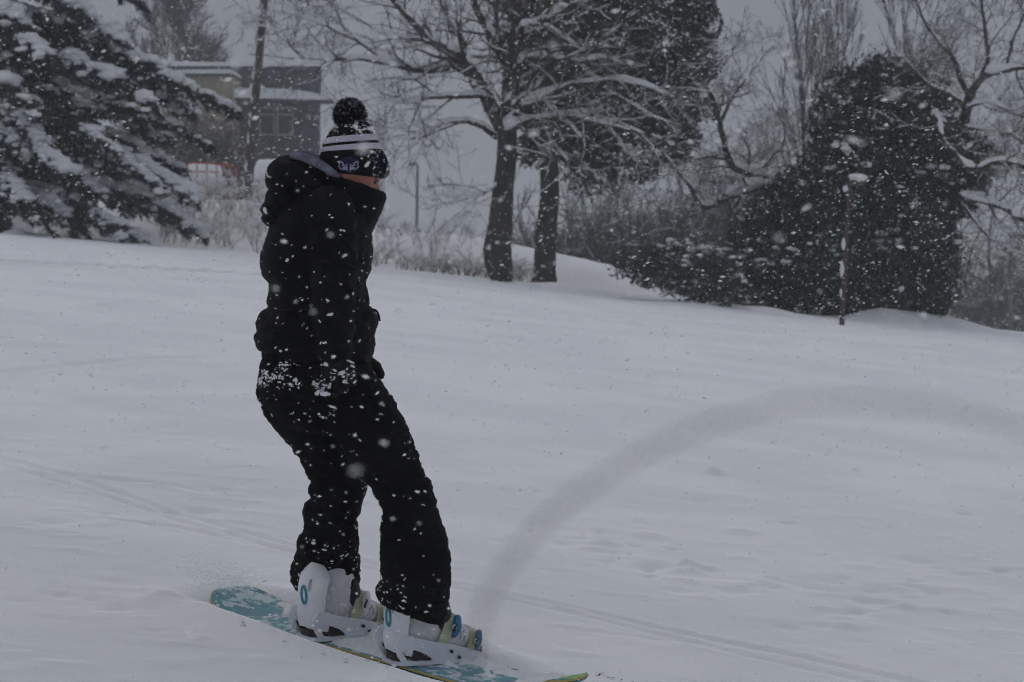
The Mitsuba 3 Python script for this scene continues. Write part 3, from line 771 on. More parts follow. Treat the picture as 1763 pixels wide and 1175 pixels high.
def lamp_post(key, x0, y0, x1, y1, Y, r, m, label, head):
    a = pt(x0, y0, Y); a[2] = min(a[2], gz(a[0], a[1]) - .05); b = pt(x1, y1, Y)
    put(key + '__pole', tube(np.linspace(a, b, 8), np.linspace(r * 1.15, r * .85, 8), 10), m, True)
    S = Y / FPX
    if head == 'cap':
        put(key + '__lamp_head', cbox(b + np.array([.0, -.09, -.08]), b + np.array([.24, .09, .02]), .035), 'lamp_glass', 30)
        put(key + '__collar', tube([b + np.array([0, 0, -.30]), b + np.array([0, 0, -.26]), b + np.array([.0, 0, -.12])], [r * 1.5, r * 1.7, r * 1.2], 10), m, 40)
        V, F_ = lump(rng, b + np.array([.13, 0, .055]), np.array([.155, .125, .065]), 1, 3, .25)
        put(key + '__snow_cap', (V, F_), 'fresh_snow', True)
        ms = MB()
        for z in (.62, 1.02, 1.5):
            q = a * (1 - z / 2.6) + b * z / 2.6
            ms.add(*lump(rng, q + np.array([-.045, -.02, 0]), np.array([.028, .03, .10]) * rng.uniform(.7, 1.3), 1, 1, .5))
        ms.add(*lump(rng, b + np.array([-.07, -.02, -.12]), np.array([.04, .04, .05]), 1, 2, .5))
        put(key + '__stuck_snow', ms.get(), 'fresh_snow', True, kind='stuff')
    elif head == 'arm':
        put(key + '__arm', tube(smooth_line([b, b + np.array([-.05, 0, .05]), b + np.array([-.22, 0, .06])], 8), .035, 6), m, True)
        put(key + '__lamp_head', cbox(b + np.array([-.34, -.07, .0]), b + np.array([-.16, .07, .08]), .03), 'grey_metal', 30)
    else:
        put(key + '__lamp_head', cbox(b + np.array([-.22, -.22, -.02]), b + np.array([.22, .22, .16]), .07), 'grey_metal', 30)
        put(key + '__snow_cap', lump(rng, b + np.array([0, 0, .19]), np.array([.24, .24, .07]), 1, 2, .2), 'fresh_snow', True)
    tag(key, label, 'lamp post')
lamp_post('lamp_post', 1449, 556, 1463, 312, 33.2, .037, 'rust_metal', 'short rusty lamp post with a snow capped head in front of the holly thicket', 'cap')
lamp_post('lamp_post_001', 715, 405, 719, 285, 80, .06, 'grey_metal', 'thin dark lamp post with a small arm standing in the haze right of the rider', 'arm')
lamp_post('lamp_post_002', 1737, 590, 1741, 434, 60, .075, 'grey_metal', 'faint lamp post with a flat head at the far right edge', 'top')

# ------------------------------------------------------------------ red safety barriers before the building
def barrier(key, x0, x1, y0, y1, Y, label, drop=0.0):
    S = Y / FPX
    r = .028
    def seg(a, b, rr=r): return tube(np.array([pt(a[0], a[1], Y), pt((a[0] + b[0]) / 2, (a[1] + b[1]) / 2, Y), pt(b[0], b[1], Y)]), rr, 6)
    c = (x1 - x0) * .18
    top = smooth_line(pts([(x0, y1), (x0, y0 + c * .5), (x0 + c * .4, y0 + 1), (x0 + c, y0), (x1 - c, y0 + drop), (x1 - c * .4, y0 + drop + 2), (x1, y0 + drop + c * .55), (x1, y1 + drop)], Y), 48)
    put(key + '__frame', tube(top, r * 1.15, 6), 'safety_red', True)
    for f in (.27, .70, .95):
        y = y0 + f * (y1 - y0); put(key + '__rail', seg((x0, y), (x1, y + drop)), 'safety_red', True)
    for k in range(1, 5):
        x = x0 + (x1 - x0) * k / 5; put(key + '__upright', seg((x, y0 + .02 * (y1 - y0)), (x, y1 + drop), r * .8), 'safety_red', True)
    for x in (x0 + .22 * (x1 - x0), x0 + .78 * (x1 - x0)):
        p = pt(x, y1 + drop, Y); g = gz(p[0], p[1])
        put(key + '__foot', m3.Manifold.hull_points(np.array([p + np.array([sx * .05, sy * .3, 0 if t else min(-.12, g - p[2] - .03)]) for sx in (-1, 1) for sy in (-1, 1) for t in (0, 1)])), 'safety_red')
    tag(key, label, 'barrier', 'red safety barriers before the building')
barrier('safety_barrier', 322, 407, 280.5, 334, 68, 'red safety barrier with rounded corners standing left of the utility pole', 4)
barrier('safety_barrier_001', 256, 330, 306, 350, 66, 'red safety barrier mostly covered by the lowest fir bough', 3)

# snow covered heap right of the pole: a hedge bank with a thick cap of snow
def heap(key, poly, Y, d, label):
    P = pts(poly, Y); S = []
    mb = MB()
    lo = P[:, 2].min()
    nx, ny = 40, 22
    xs = np.linspace(P[:, 0].min(), P[:, 0].max(), nx)
    tops = np.interp(xs, P[:, 0], P[:, 2])
    X_, Y_ = np.meshgrid(xs, np.linspace(-1, 1, ny), indexing='ij')
    e = np.minimum(np.linspace(0, 1, nx), np.linspace(1, 0, nx))[:, None]
    prof = np.clip(1 - np.abs(Y_) ** 2.6, 0, 1) * np.clip(e * 16, 0, 1) ** .5
    gnd = ground_h(X_, Y + d * Y_)
    Zz = gnd - .12 + (tops[:, None] - gnd + .12) * prof + .06 * (meshkit.fbm(np.stack([X_ * 2, Y_ * 2, X_ * 0], -1), 3, 5) - .5) * prof
    i_, j_ = np.meshgrid(np.arange(nx - 1), np.arange(ny - 1), indexing='ij'); A_ = (i_ * ny + j_).ravel()
    put(key, (np.stack([X_, Y + d * Y_, Zz], -1).reshape(-1, 3), np.vstack([np.stack([A_, A_ + ny, A_ + ny + 1], 1), np.stack([A_, A_ + ny + 1, A_ + 1], 1)])), 'snow_mat', True, label, 'snow heap')
heap('snow_heap', [(433, 279), (450, 275), (490, 272), (530, 275), (600, 300)], 58, 1.4, 'snow covered heap right of the foot of the leaning utility pole')
heap('snow_heap_001', [(316, 287), (330, 281), (352, 279.5), (372, 283), (384, 290)], 72, 1.0, 'small snow covered heap behind the red barrier')

# ------------------------------------------------------------------ dry weeds poking through the snow
def weeds(key, boxes, label, snow=.5, cat='weeds', H=(.3, .8), thick=.0045):
    mb, ms = MB(), MB()
    for (x0, x1, Ya, Yb, n) in boxes:
        for _ in range(n):
            Yk = rng.uniform(Ya, Yb); p = pt(rng.uniform(x0, x1), 420, Yk); g = np.array([p[0], p[1], gz(p[0], p[1]) - .02])
            h = rng.uniform(*H) * (.6 + .8 * meshkit.noise(g * .8)); lean = rng.normal(0, .35, 2) + np.array([.12, 0])
            for _ in range(3):
                d = lean + rng.normal(0, .25, 2)
                t = np.linspace(0, 1, 6)[:, None]
                Pk = g + np.array([0, 0, 1]) * h * (t - .25 * t ** 2) + np.array([d[0], d[1], 0]) * h * t ** 1.6
                mb.add(*tube(Pk, np.linspace(thick, thick * .5, 6), 3, cap=False))
                for k in (2, 3, 4, 5):
                    if rng.random() < .6:
                        e = nrm(rng.normal(size=3) + np.array([0, 0, .6])) * h * rng.uniform(.12, .3)
                        mb.add(*tube([Pk[k], Pk[k] + e * .6, Pk[k] + e], [thick * .6] * 3, 3, cap=False))
                        if rng.random() < snow: ms.add(*tube([Pk[k] + e * .2 + np.array([0, 0, .008]), Pk[k] + e * .6 + np.array([0, 0, .014]), Pk[k] + e + np.array([0, 0, .008])], [.006, .013, .006], 4, cap=False))
                if rng.random() < snow:
                    q = Pk[rng.integers(2, 6)]; ms.add(*lump(rng, q, rng.uniform(.012, .035), .8, 0, .4))
    put(key + '__stems', mb.get(), 'dry_grass', False, kind='stuff')
    put(key + '__snow', ms.get(), 'fresh_snow', False, kind='stuff')
    tag(key, label, cat, kind='stuff')
weeds('dry_weeds', [(265, 470, 39.5, 45, 170), (300, 470, 45, 52, 70)], 'tall pale dry weeds under snow between the fir and the rider', .7)
weeds('dry_weeds_001', [(640, 880, 38.6, 45, 130), (690, 850, 38.2, 39.4, 90), (560, 660, 44, 48, 40)], 'dry weeds on the snowy bank between the rider and the bare tree', .5, H=(.2, .5))
weeds('dry_weeds_002', [(860, 925, 37.5, 40, 40), (1180, 1300, 35, 37, 30)], 'sparse dry stalks at the foot of the two big trunks', .4, H=(.2, .5))
mb = MB()
for (px, py, n) in ((1026, 1158, 8), (1100, 1178, 5), (1050, 1168, 3)):
    for _ in range(n):
        p = ground_ray(px + rng.normal() * 9, py + rng.normal() * 3); p[2] = gz(p[0], p[1]) - .004
        e = nrm([rng.normal() - .5, rng.normal() * .5, .5]) * rng.uniform(.012, .035)
        mb.add(*tube([p, p + e * .5, p + e + np.array([0, 0, -.004])], [.0012, .001, .0006], 3, cap=False))
put('dead_grass', mb.get(), 'dry_grass', False, 'few short dead grass blades poking through the snow ahead of the board tip', 'grass', kind='stuff')
# ------------------------------------------------------------------ snowboard, in the frame board(s, t, n)
rng = np.random.default_rng(5)
def deck_col(p, n, uv):
    q = mi.Vector3f(p.x, p.y, p.z)
    a = fbm(q.x * 9, q.y * 9, 0, 3); b = fbm(q.x * 6 + 7, q.y * 16, 3, 3); c = fbm(q.x * 55, q.y * 55, 5, 3) * .6 + fbm(q.x * 12, q.y * 12, 8, 2) * .4
    col = mix((0.09, 0.25, 0.31), (0.08, 0.29, 0.33), smoothstep(.4, .6, a))
    col = mix(col, (0.07, 0.17, 0.29), smoothstep(.62, .70, b))
    col = mix(col, (0.22, 0.46, 0.12), smoothstep(.60, .66, fbm(q.x * 5 + 2, q.y * 5, 9, 2)) * smoothstep(-0.75, -0.45, q.x))
    return mix(col, (0.80, 0.83, 0.86), smoothstep(.50, .66, c) * .6)            # rime frozen onto the deck
mat('glove_black', (0.007, 0.007, 0.008), .6, .15)
mat('deck_print', deck_col, .35, .5)
mat('edge_yellow', (0.46, 0.36, 0.12), .5, .4)
mat('edge_black', (0.02, 0.02, 0.022), .4, .5)
mat('base_teal', (0.03, 0.17, 0.20), .35, .5)
mat('white_plastic', two_tone((0.66, 0.68, 0.73), (0.74, 0.76, 0.80), 12), .4, .5)
mat('white_leather', two_tone((0.60, 0.60, 0.62), (0.70, 0.70, 0.72), 18), .55, .4)
mat('lilac_panel', (0.45, 0.42, 0.48), .6, .3)
mat('dark_plastic', (0.035, 0.022, 0.026), .5, .4)
mat('black_rubber', (0.018, 0.018, 0.02), .6, .4)
mat('buckle_blue', (0.045, 0.16, 0.30), .35, .5)
mat('strap_green', (0.44, 0.47, 0.32), .5, .4)
mat('lace_white', (0.62, 0.62, 0.66), .7, .3)
mat('teal_ring', (0.05, 0.24, 0.32), .4, .5)

HALF, WID = 0.815, 0.140
def bhalf(s):
    s = np.abs(s)
    w = WID - 0.018 * np.cos(np.clip(s / 0.6, 0, 1) * np.pi / 2) ** 2
    e = np.clip((s - (HALF - 0.17)) / 0.17, 0, 1)
    return w * np.sqrt(np.clip(1 - e ** 2.4, 0, 1))
def bkick(s):
    e = np.clip((np.abs(s) - 0.555) / 0.23, 0, 1)
    return np.where(s > 0, 0.060, 0.05) * e ** 2 * 1.05 - 0.004 * np.cos(np.clip(s / .5, -1, 1) * np.pi / 2)
def slab(n0_, n1, inset0, inset1, t_lo=None, t_hi=None):
    """A layer of the board between heights n0 < n1; t_lo, t_hi cut it to a strip measured from the heel edge."""
    s = np.sin(np.linspace(-1, 1, 121) * np.pi / 2) * (HALF - 0.0006)
    rings = []
    for q in s:
        w = float(bhalf(q)) + 1e-4; k = float(bkick(q)); n0 = n0_ if n0_ > -.01 else n0_ * (1 - .68 * min(max((abs(q) - .45) / .2, 0), 1))
        lo0, hi0, lo1, hi1 = -w + inset0, w - inset0, -w + inset1, w - inset1
        if w < 0.012: lo0 = lo1 = -w * .6; hi0 = hi1 = w * .6
        if t_hi is not None:
            lo0 = lo1 = -w + t_lo; hi0 = hi1 = max(min(-w + t_hi, w), -w + t_lo + 1e-4)
        rings.append([board(q, lo0, k + n0), board(q, hi0, k + n0), board(q, hi1, k + n1), board(q, lo1, k + n1)])
    return loft(np.array(rings))
tag('snowboard', 'teal and green snowboard with yellow edge and white bindings sliding under the rider', 'snowboard')
put('snowboard__base', slab(-0.026, -0.0035, 0.001, 0.000), 'base_teal', 30)
put('snowboard__metal_edge', slab(-0.0035, -0.0015, -0.0012, -0.0012), 'edge_black', 30)
put('snowboard__edge_band', slab(-0.0015, 0.0045, 0.0, 0.0), 'edge_yellow', 30)
put('snowboard__deck', slab(0.0045, 0.0062, 0.005, 0.0055), 'deck_print', 30)

# snow lying on the deck
S_, T_ = np.meshgrid(np.linspace(-HALF, HALF, 420), np.linspace(-0.14, 0.14, 90), indexing='ij')
q = np.stack([S_ * 1.0, T_, S_ * 0], -1)
f = meshkit.fbm(q * np.array([11, 15, 1]), 4, 41) * .6 + meshkit.fbm(q * 40, 3, 42) * .3
piled = np.exp(-((S_ - 0.0) / 0.20) ** 2) * .34 + np.exp(-((S_ + .42) / .16) ** 2) * ss(-0.09, .08, T_) * .36 + np.exp(-((S_ - .50) / .22) ** 2) * .13 + np.exp(-((S_ - .70) / .09) ** 2) * .22 + ss(0.02, .12, T_) * .16 * (np.abs(S_) < .66) + np.exp(-((S_ - .23) / .1) ** 2) * .1
hgt = (f + piled - 0.62) * 0.085
hgt = hgt * ss(0, .03, bhalf(S_) - np.abs(T_)) * ss(0.01, .05, T_ + bhalf(S_) - .012 + .03 * meshkit.fbm(q * 12, 2, 9))
hgt = np.where(np.abs(T_) < bhalf(S_) - .004, hgt, -1)
keep = hgt > 0.0006
n0_, n1_ = S_.shape
i_, j_ = np.meshgrid(np.arange(n0_ - 1), np.arange(n1_ - 1), indexing='ij')
A_ = (i_ * n1_ + j_).ravel(); kp = keep.ravel()
ok = (kp[A_].astype(int) + kp[A_ + 1] + kp[A_ + n1_] + kp[A_ + n1_ + 1]) > 0
A_ = A_[ok]
V = board(S_.ravel(), T_.ravel(), 0) + np.multiply.outer((bkick(S_) + 0.0052 + np.clip(hgt, -.0012, .05)).ravel(), BN)
used, inv = np.unique(np.vstack([np.stack([A_, A_ + n1_, A_ + n1_ + 1], 1), np.stack([A_, A_ + n1_ + 1, A_ + 1], 1)]), return_inverse=True)
put('snowboard__deck_snow', (V[used], inv.reshape(-1, 3)), 'fresh_snow', True, 'loose snow lying on the deck', kind='stuff')

# ------------------------------------------------------------------ bindings (bolted to the board) and boots (worn)
BOOTS = []
def bl(s0, yaw, lean):
    """Local frame of one binding: x across the foot (towards the nose), y heel to toe, z up."""
    c, s = math.cos(yaw), math.sin(yaw)
    def f(P):
        P = np.atleast_2d(np.asarray(P, float))
        return board(s0 + c * P[:, 0] + s * P[:, 1], -s * P[:, 0] + c * P[:, 1], 0.008 + P[:, 2])
    return f
def xf(m, f):
    v, t = tm(m); return f(v), t
def rod(P, r, f, sides=8): 
    v, t = tube(smooth_line(np.array(P, float), 24), r, sides); return f(v), t
def sheet(grid, th, f):
    """A curved plate (n, m, 3 local points) with thickness along its normal."""
    G = np.asarray(grid, float); n, m = G.shape[:2]
    du = np.gradient(G, axis=0); dv = np.gradient(G, axis=1)
    N = np.cross(du, dv); N /= np.linalg.norm(N, axis=2, keepdims=True) + 1e-9
    a, b = (G + N * th / 2).reshape(-1, 3), (G - N * th / 2).reshape(-1, 3)
    i, j = np.meshgrid(np.arange(n - 1), np.arange(m - 1), indexing='ij'); A = (i * m + j).ravel(); k = n * m
    F_ = [np.stack([A, A + m, A + m + 1], 1), np.stack([A, A + m + 1, A + 1], 1), np.stack([A + k, A + m + 1 + k, A + m + k], 1), np.stack([A + k, A + 1 + k, A + m + 1 + k], 1)]
    per = np.concatenate([np.arange(m), np.arange(1, n) * m + m - 1, (n - 1) * m + np.arange(m - 2, -1, -1), np.arange(n - 2, 0, -1) * m])
    p2 = np.roll(per, -1)
    F_ += [np.stack([per, p2, p2 + k], 1), np.stack([per, p2 + k, per + k], 1)]
    return f(np.vstack([a, b])), np.vstack(F_)

def binding(s0, yaw, key, front):
    f = bl(s0, yaw, 0)
    # baseplate: two side rails and a disc, with an opening under the heel
    outer = Polygon([(-.060, -.125), (-.030, -.150), (.030, -.150), (.060, -.125), (.066, -.02), (.068, .06), (.060, .135), (.030, .155), (-.030, .155), (-.060, .135), (-.068, .06), (-.066, -.02)]).buffer(.006)
    plate = trimesh.creation.extrude_polygon(outer.difference(Point(0, 0).buffer(.035)), .010, engine='earcut')
    put(key + '__baseplate', xf(plate, f), 'white_plastic')
    put(key + '__disc', xf(m3.Manifold.cylinder(.013, .042, .036, 24), f), 'white_plastic', 30)
    for sx in (-1, 1):                                                          # side rails rise to the heel hoop, with an open window
        rail = Polygon([(-.150, .034), (-.128, .006), (-.05, .006), (.06, .004), (.165, .002), (.155, .016), (.10, .034), (.04, .052), (-.03, .066), (-.09, .082), (-.150, .094), (-.166, .070)]).buffer(.003)
        hole = Polygon([(-.138, .044), (-.118, .020), (-.085, .014), (-.035, .013), (-.052, .027), (-.09, .043), (-.122, .052)]).buffer(.003)
        t = trimesh.creation.extrude_polygon(rail.difference(hole), .010, engine='earcut')
        v = t.vertices.copy(); t.vertices = np.stack([sx * (.060 + .012 * np.clip(v[:, 1] * 8, 0, 1)) + (v[:, 2] - .005), v[:, 0], v[:, 1]], 1)
        put(key + '__side_rail', xf(t, f), 'white_plastic', 30)
        if sx < 0 or True:
            t = trimesh.creation.extrude_polygon(hole.buffer(.002), .004, engine='earcut'); v = t.vertices.copy()
            t.vertices = np.stack([sx * .053 + (v[:, 2] - .002), v[:, 0], v[:, 1]], 1)
            put(key + '__heel_pad', xf(t, f), 'dark_plastic')
        for yy, zz in ((.030, .036), (.058, .016)):
            d = trimesh.creation.cylinder(.0055, .006, sections=14); d.apply_transform(trimesh.transformations.rotation_matrix(np.pi / 2, [0, 1, 0])); d.apply_translation([sx * .0745, yy, zz])
            put(key + '__bolt', xf(d, f), 'black_rubber', 40)
    # heel hoop round the back
    a = np.linspace(-1, 1, 25); g = []
    for z, k in ((.030, .86), (.052, .97), (.072, 1.0), (.092, .97)):
        g.append([[.070 * k * math.sin(x * 1.50), -.118 - .056 * k * math.cos(x * 1.50) + .018, z + .012 * (1 - abs(x))] for x in a])
    put(key + '__heel_hoop', sheet(g, .009, f), 'white_plastic', 40)
    # highback: curved plate leaning forward, rounded top, oval ring
    g = []
    for k, z in enumerate(np.linspace(.075, .243, 22)):
        e = (z - .075) / .168
        w = .061 + .010 * math.sin(e * 2.4) - (.0 if e < .72 else .052 * ((e - .72) / .28) ** 2.2)
        g.append([[w * math.sin(x * 1.25) / math.sin(1.25), -.150 + .022 * e + .050 * (1 - math.cos(x * 1.2)) - .012 * math.sin(e * 3.1), z + (0.0 if e < .8 else -.012 * x * x)] for x in np.linspace(-1, 1, 25)])
    put(key + '__highback', sheet(g, .008, f), 'white_plastic', 40)
    th = np.linspace(0, 2 * np.pi, 33)
    hbk = lambda x, e: np.array([x, -.158 + .022 * e + .35 * abs(x) ** 1.5 * .9 - .012 * math.sin(e * 3.1) + .004, .075 + .168 * e])
    ring = np.array([hbk(.000 + .0125 * math.cos(t) - .006 * math.sin(t), .40 + .155 * math.sin(t)) for t in th])
    put(key + '__logo_ring', (lambda vt: (f(vt[0]), vt[1]))(tube(ring, .0052, 8)), 'teal_ring', 40)
    put(key + '__adjuster', xf(m3.Manifold.hull_points(np.array([hbk(x, e) + np.array([0, -s, 0]) for x in (.020, .026) for e in (.50, .72) for s in (.0, .006)])), f), 'lilac_panel')
    # straps
    def strap(y0, z0, y1, z1, w, col, nm):
        g = []
        for x in np.linspace(-1, 1, 31):
            xx = .064 * np.sign(x) * min(1, abs(x) ** .8 * 1.06) if abs(x) > .0 else 0
            k = (1 - abs(x) ** 2.6)
            yc, zc = y0 + (y1 - y0) * k, z0 + (z1 - z0) * k
            dirv = nrm([0, (z1 - z0), -(y1 - y0)]); dirv = np.array([0, abs(dirv[1]), -abs(dirv[2])]) if True else dirv
            g.append([[xx, yc + dirv[1] * o, zc + .25 * dirv[2] * o] for o in np.linspace(-w / 2, w / 2, 6)])
        put(key + '__' + nm, sheet(g, .006, f), col, 40)
        mb = MB()
        for x in np.linspace(.42, .98, 13):                                      # ladder teeth on the near end of the strap
            xx = .064 * min(1, x ** .8 * 1.06) + .004; k = 1 - x ** 2.6
            yc, zc = y0 + (y1 - y0) * k, z0 + (z1 - z0) * k
            mb.mesh((lambda m_: (tm(m_)[0], tm(m_)[1]))(m3.Manifold.cube([.0035, w * .62, .0028], True).translate([xx, yc, zc + .001])))
        put(key + '__' + nm + '__ladder', (f(mb.get()[0]), mb.get()[1]), col, False, kind='stuff')
    strap(-.010, .045, .050, .140, .042, 'strap_green', 'ankle_strap')
    strap(.098, .030, .132, .086, .030, 'strap_green', 'toe_strap')
    def buckle(c, r, nm):
        b = smooth_man(m3.Manifold.batch_hull([sph(np.array(c) + d, r * k) for d, k in ((np.array([0, -.004, -.022]), .8), (np.array([0, .004, .0]), 1.0), (np.array([-.012, .012, .022]), .75))]), .005, 4)
        k = put(key + '__' + nm, xf(b, f), 'buckle_blue' if front else 'white_plastic', 40)
        put(k + '__lever', rod([np.array(c) + np.array([.010, -.010, -.014]), np.array(c) + np.array([.015, -.012, -.002]), np.array(c) + np.array([.012, -.004, .010])], .0042, f), 'edge_black', True)
        o = trimesh.creation.torus(.006, .0022, 14, 8); o.apply_transform(trimesh.transformations.rotation_matrix(np.pi / 2, [0, 1, 0])); o.apply_translation(np.array(c) + np.array([.014, -.012, .002]))
        put(k + '__ring', xf(o, f), 'lace_white', True)
    buckle((.052, .052, .108), .017, 'ankle_buckle')
    buckle((.060, .128, .060), .013, 'toe_buckle')

def boot(s0, yaw, key):
    f = bl(s0, yaw, 0)
    # sole and upper: hulls along the foot
    C = lambda y, z, r, x=0: sph((x, y, z), r, 18)
    parts = [
        [C(-.098, .052, .040), C(-.090, .10, .041), C(.0, .055, .044), C(.0, .090, .042)],
        [C(.0, .055, .044), C(.0, .086, .042), C(.075, .052, .046), C(.070, .074, .040)],
        [C(.075, .052, .046), C(.070, .074, .040), C(.126, .048, .041), C(.120, .060, .036)],
        [C(-.088, .10, .041), C(-.015, .10, .040), C(-.060, .16, .038), C(-.015, .16, .038)],
        [C(-.060, .16, .038), C(-.015, .16, .038), C(-.045, .20, .036), C(-.005, .20, .036)]]
    M = None
    for p in parts:
        h = m3.Manifold.batch_hull(p); M = h if M is None else M + h
    M = M.scale([1.06, 1.0, 1.0])
    b = smooth_man(M, .010, 12)
    put(key, xf(b, f), 'white_leather', True)
    sole = Polygon([(-.042, -.125), (-.020, -.142), (.020, -.142), (.042, -.125), (.046, -.03), (.052, .07), (.044, .135), (.020, .166), (-.020, .166), (-.044, .135), (-.052, .07), (-.046, -.03)]).buffer(.004)
    put(key + '__sole', xf(trimesh.creation.extrude_polygon(sole, .020, engine='earcut').apply_translation([0, 0, .011]), f), 'dark_plastic', 30)
    cap = smooth_man(m3.Manifold.batch_hull([C(.118, .048, .043), C(.130, .052, .038), C(.108, .066, .036), C(.126, .040, .040, -.012), C(.126, .040, .040, .012)]), .010, 6)
    put(key + '__toe_cap', xf(cap, f), 'lilac_panel', True)
    tongue = smooth_man(m3.Manifold.batch_hull([C(.046, .098, .030), C(.002, .128, .036), C(.012, .20, .030), C(.022, .11, .040, -.008), C(.022, .11, .040, .008)]), .010, 6)
    put(key + '__tongue', xf(tongue, f), 'black_rubber', True)
    for k in range(5):
        y, z = .056 - .011 * k, .118 + .014 * k
        for sg in (-1, 1):
            put(key + '__lace', rod([(sg * .036, y - .012, z - .012), (sg * .018, y + .008, z + .006), (-sg * .014, y + .002, z + .018), (-sg * .034, y - .018, z + .012)], .0030, f, 6), 'lace_white', True)
    for k, (y0, z0, y1, z1) in enumerate(((.045, .050, .080, .096), (.060, .046, .094, .090))):    # stitched seams on the instep
        put(key + '__seam', rod([(.048, y0, z0), (.0475, (y0 + y1) / 2 + .014, (z0 + z1) / 2), (.037, y1 - .004, z1)], .0016, f, 5), 'lilac_panel', True)
    return f
S_REAR, S_FRONT = -0.213, 0.208
binding(S_REAR, math.radians(4), 'snowboard__binding', False)
binding(S_FRONT, math.radians(14), 'snowboard__binding_001', True)
# a part and its pieces: the binding's own mesh is its baseplate
for b_ in ('snowboard__binding', 'snowboard__binding_001'):
    scene[b_] = scene.pop(b_ + '__baseplate')
labels['snowboard__binding_001'] = {'label': 'front binding, free of snow, with bright blue buckles'}
# ------------------------------------------------------------------ the rider, seen from behind her right side
rng = np.random.default_rng(17)
Y0 = 6.72
mat('skin', two_tone((0.45, 0.185, 0.135), (0.51, 0.225, 0.165), 30), .5, .35)
bumped('jacket_black', two_tone((0.004, 0.004, 0.0052), (0.0075, 0.0075, 0.0092), 8), lambda p, n, uv: 0.0009 * noise(p.x * 300, p.y * 300, p.z * 300) + .004 * fbm(p.x * 14, p.y * 14, p.z * 30, 3), .62, .07)
bumped('trouser_black', two_tone((0.0038, 0.0038, 0.0046), (0.0068, 0.0068, 0.0078), 8), lambda p, n, uv: 0.0009 * noise(p.x * 320, p.y * 320, p.z * 320) + .004 * fbm(p.x * 16, p.y * 16, p.z * 26, 3), .75, .05)
bumped('knit_black', (0.009, 0.009, 0.0105), lambda p, n, uv: 0.004 * (dr.sin(p.z * 900) * dr.sin((p.x + p.y) * 700)) * .3 + .004 * noise(p.x * 160, p.y * 160, p.z * 160), .95, .1, 1e-3)
bumped('knit_white', (0.60, 0.59, 0.67), lambda p, n, uv: 0.004 * (dr.sin(p.z * 900) * dr.sin((p.x + p.y) * 700)) * .3 + .004 * noise(p.x * 160, p.y * 160, p.z * 160), .95, .1, 1e-3)
mat('yarn_black', (0.016, 0.016, 0.018), .95, .1)
mat('lining_lilac', two_tone((0.10, 0.105, 0.15), (0.22, 0.225, 0.29), 22), .8, .2)
mat('emblem_lilac', (0.36, 0.36, 0.50), .8, .2)
mat('emblem_indigo', (0.022, 0.02, 0.06), .8, .2)
mat('eye_dark', (0.02, 0.014, 0.012), .2, .5)
mat('lip', (0.34, 0.13, 0.11), .5, .3)
mat('hair', (0.05, 0.032, 0.022), .7, .3)

def ring_at(py, xl, xr, dc, ry, seg=36, pw=2.25, tilt=0.0):
    """A level, superelliptic ring whose outline in the photograph runs from xl to xr at row py."""
    a, b = pt(xl, py, Y0 + dc), pt(xr, py, Y0 + dc)
    c, rx = (a + b) / 2, (b[0] - a[0]) / 2
    th = np.arange(seg) * 2 * np.pi / seg
    cs, sn = np.cos(th), np.sin(th)
    x = np.sign(cs) * np.abs(cs) ** (2 / pw) * rx; y = np.sign(sn) * np.abs(sn) ** (2 / pw) * ry
    return np.stack([c[0] + x, c[1] + y, c[2] + tilt * y], 1)
def body_loft(rows, seg=36, pw=2.25):
    """rows: (py, xl, xr, dc, ry), filled in every 1 cm by interpolation."""
    R = np.array(rows, float)
    ys = np.arange(R[0, 0], R[-1, 0] + .1, 4.5)
    return loft([ring_at(y, *[np.interp(y, R[:, 0], R[:, k]) for k in range(1, 5)], seg, pw) for y in ys])
def wrinkle(t, amp, scale, seed, sharp=True):
    v = np.array(t.vertices); n = np.array(t.vertex_normals)
    w = meshkit.fbm(v * scale + 3 * meshkit.fbm(v * 5, 2, seed + 9)[:, None], 3, seed)
    w = 1 - np.abs(2 * w - 1) * 1.6 if sharp else w - .5
    t.vertices = v + n * (amp * (w - .45))[:, None]
    return t

# ---- trousers
LEGL = [(628, 452, 560, .05, .12), (640, 450, 562, .055, .12), (660, 446, 565, .06, .122), (677, 444, 568, .065, .122), (692, 451, 572, .07, .12), (712, 457, 576, .075, .117), (739, 479, 585, .085, .112), (762, 498, 594, .095, .108), (790, 519, 606, .105, .102),
        (812, 529, 615, .11, .096), (823, 533, 621, .115, .095), (827, 541, 628, .115, .092), (832, 536, 629, .118, .095), (843, 533, 629, .12, .096), (850, 536, 628, .12, .094), (856, 541, 626, .122, .09), (862, 534, 622, .125, .092), (868, 527, 620, .127, .094), (878, 523, 618, .13, .095), (888, 522, 616, .132, .095),
        (900, 524, 614, .135, .093), (906, 527, 613, .137, .09), (913, 526, 613, .138, .091), (924, 518, 614, .14, .093), (936, 513, 616, .142, .094), (946, 512, 617, .143, .093), (953, 513, 617, .144, .092), (960, 508, 617, .15, .094), (970, 503, 618, .158, .094), (985, 502, 618, .162, .094), (1000, 503, 617, .162, .094), (1010, 507, 614, .162, .092), (1018, 514, 606, .162, .085)]
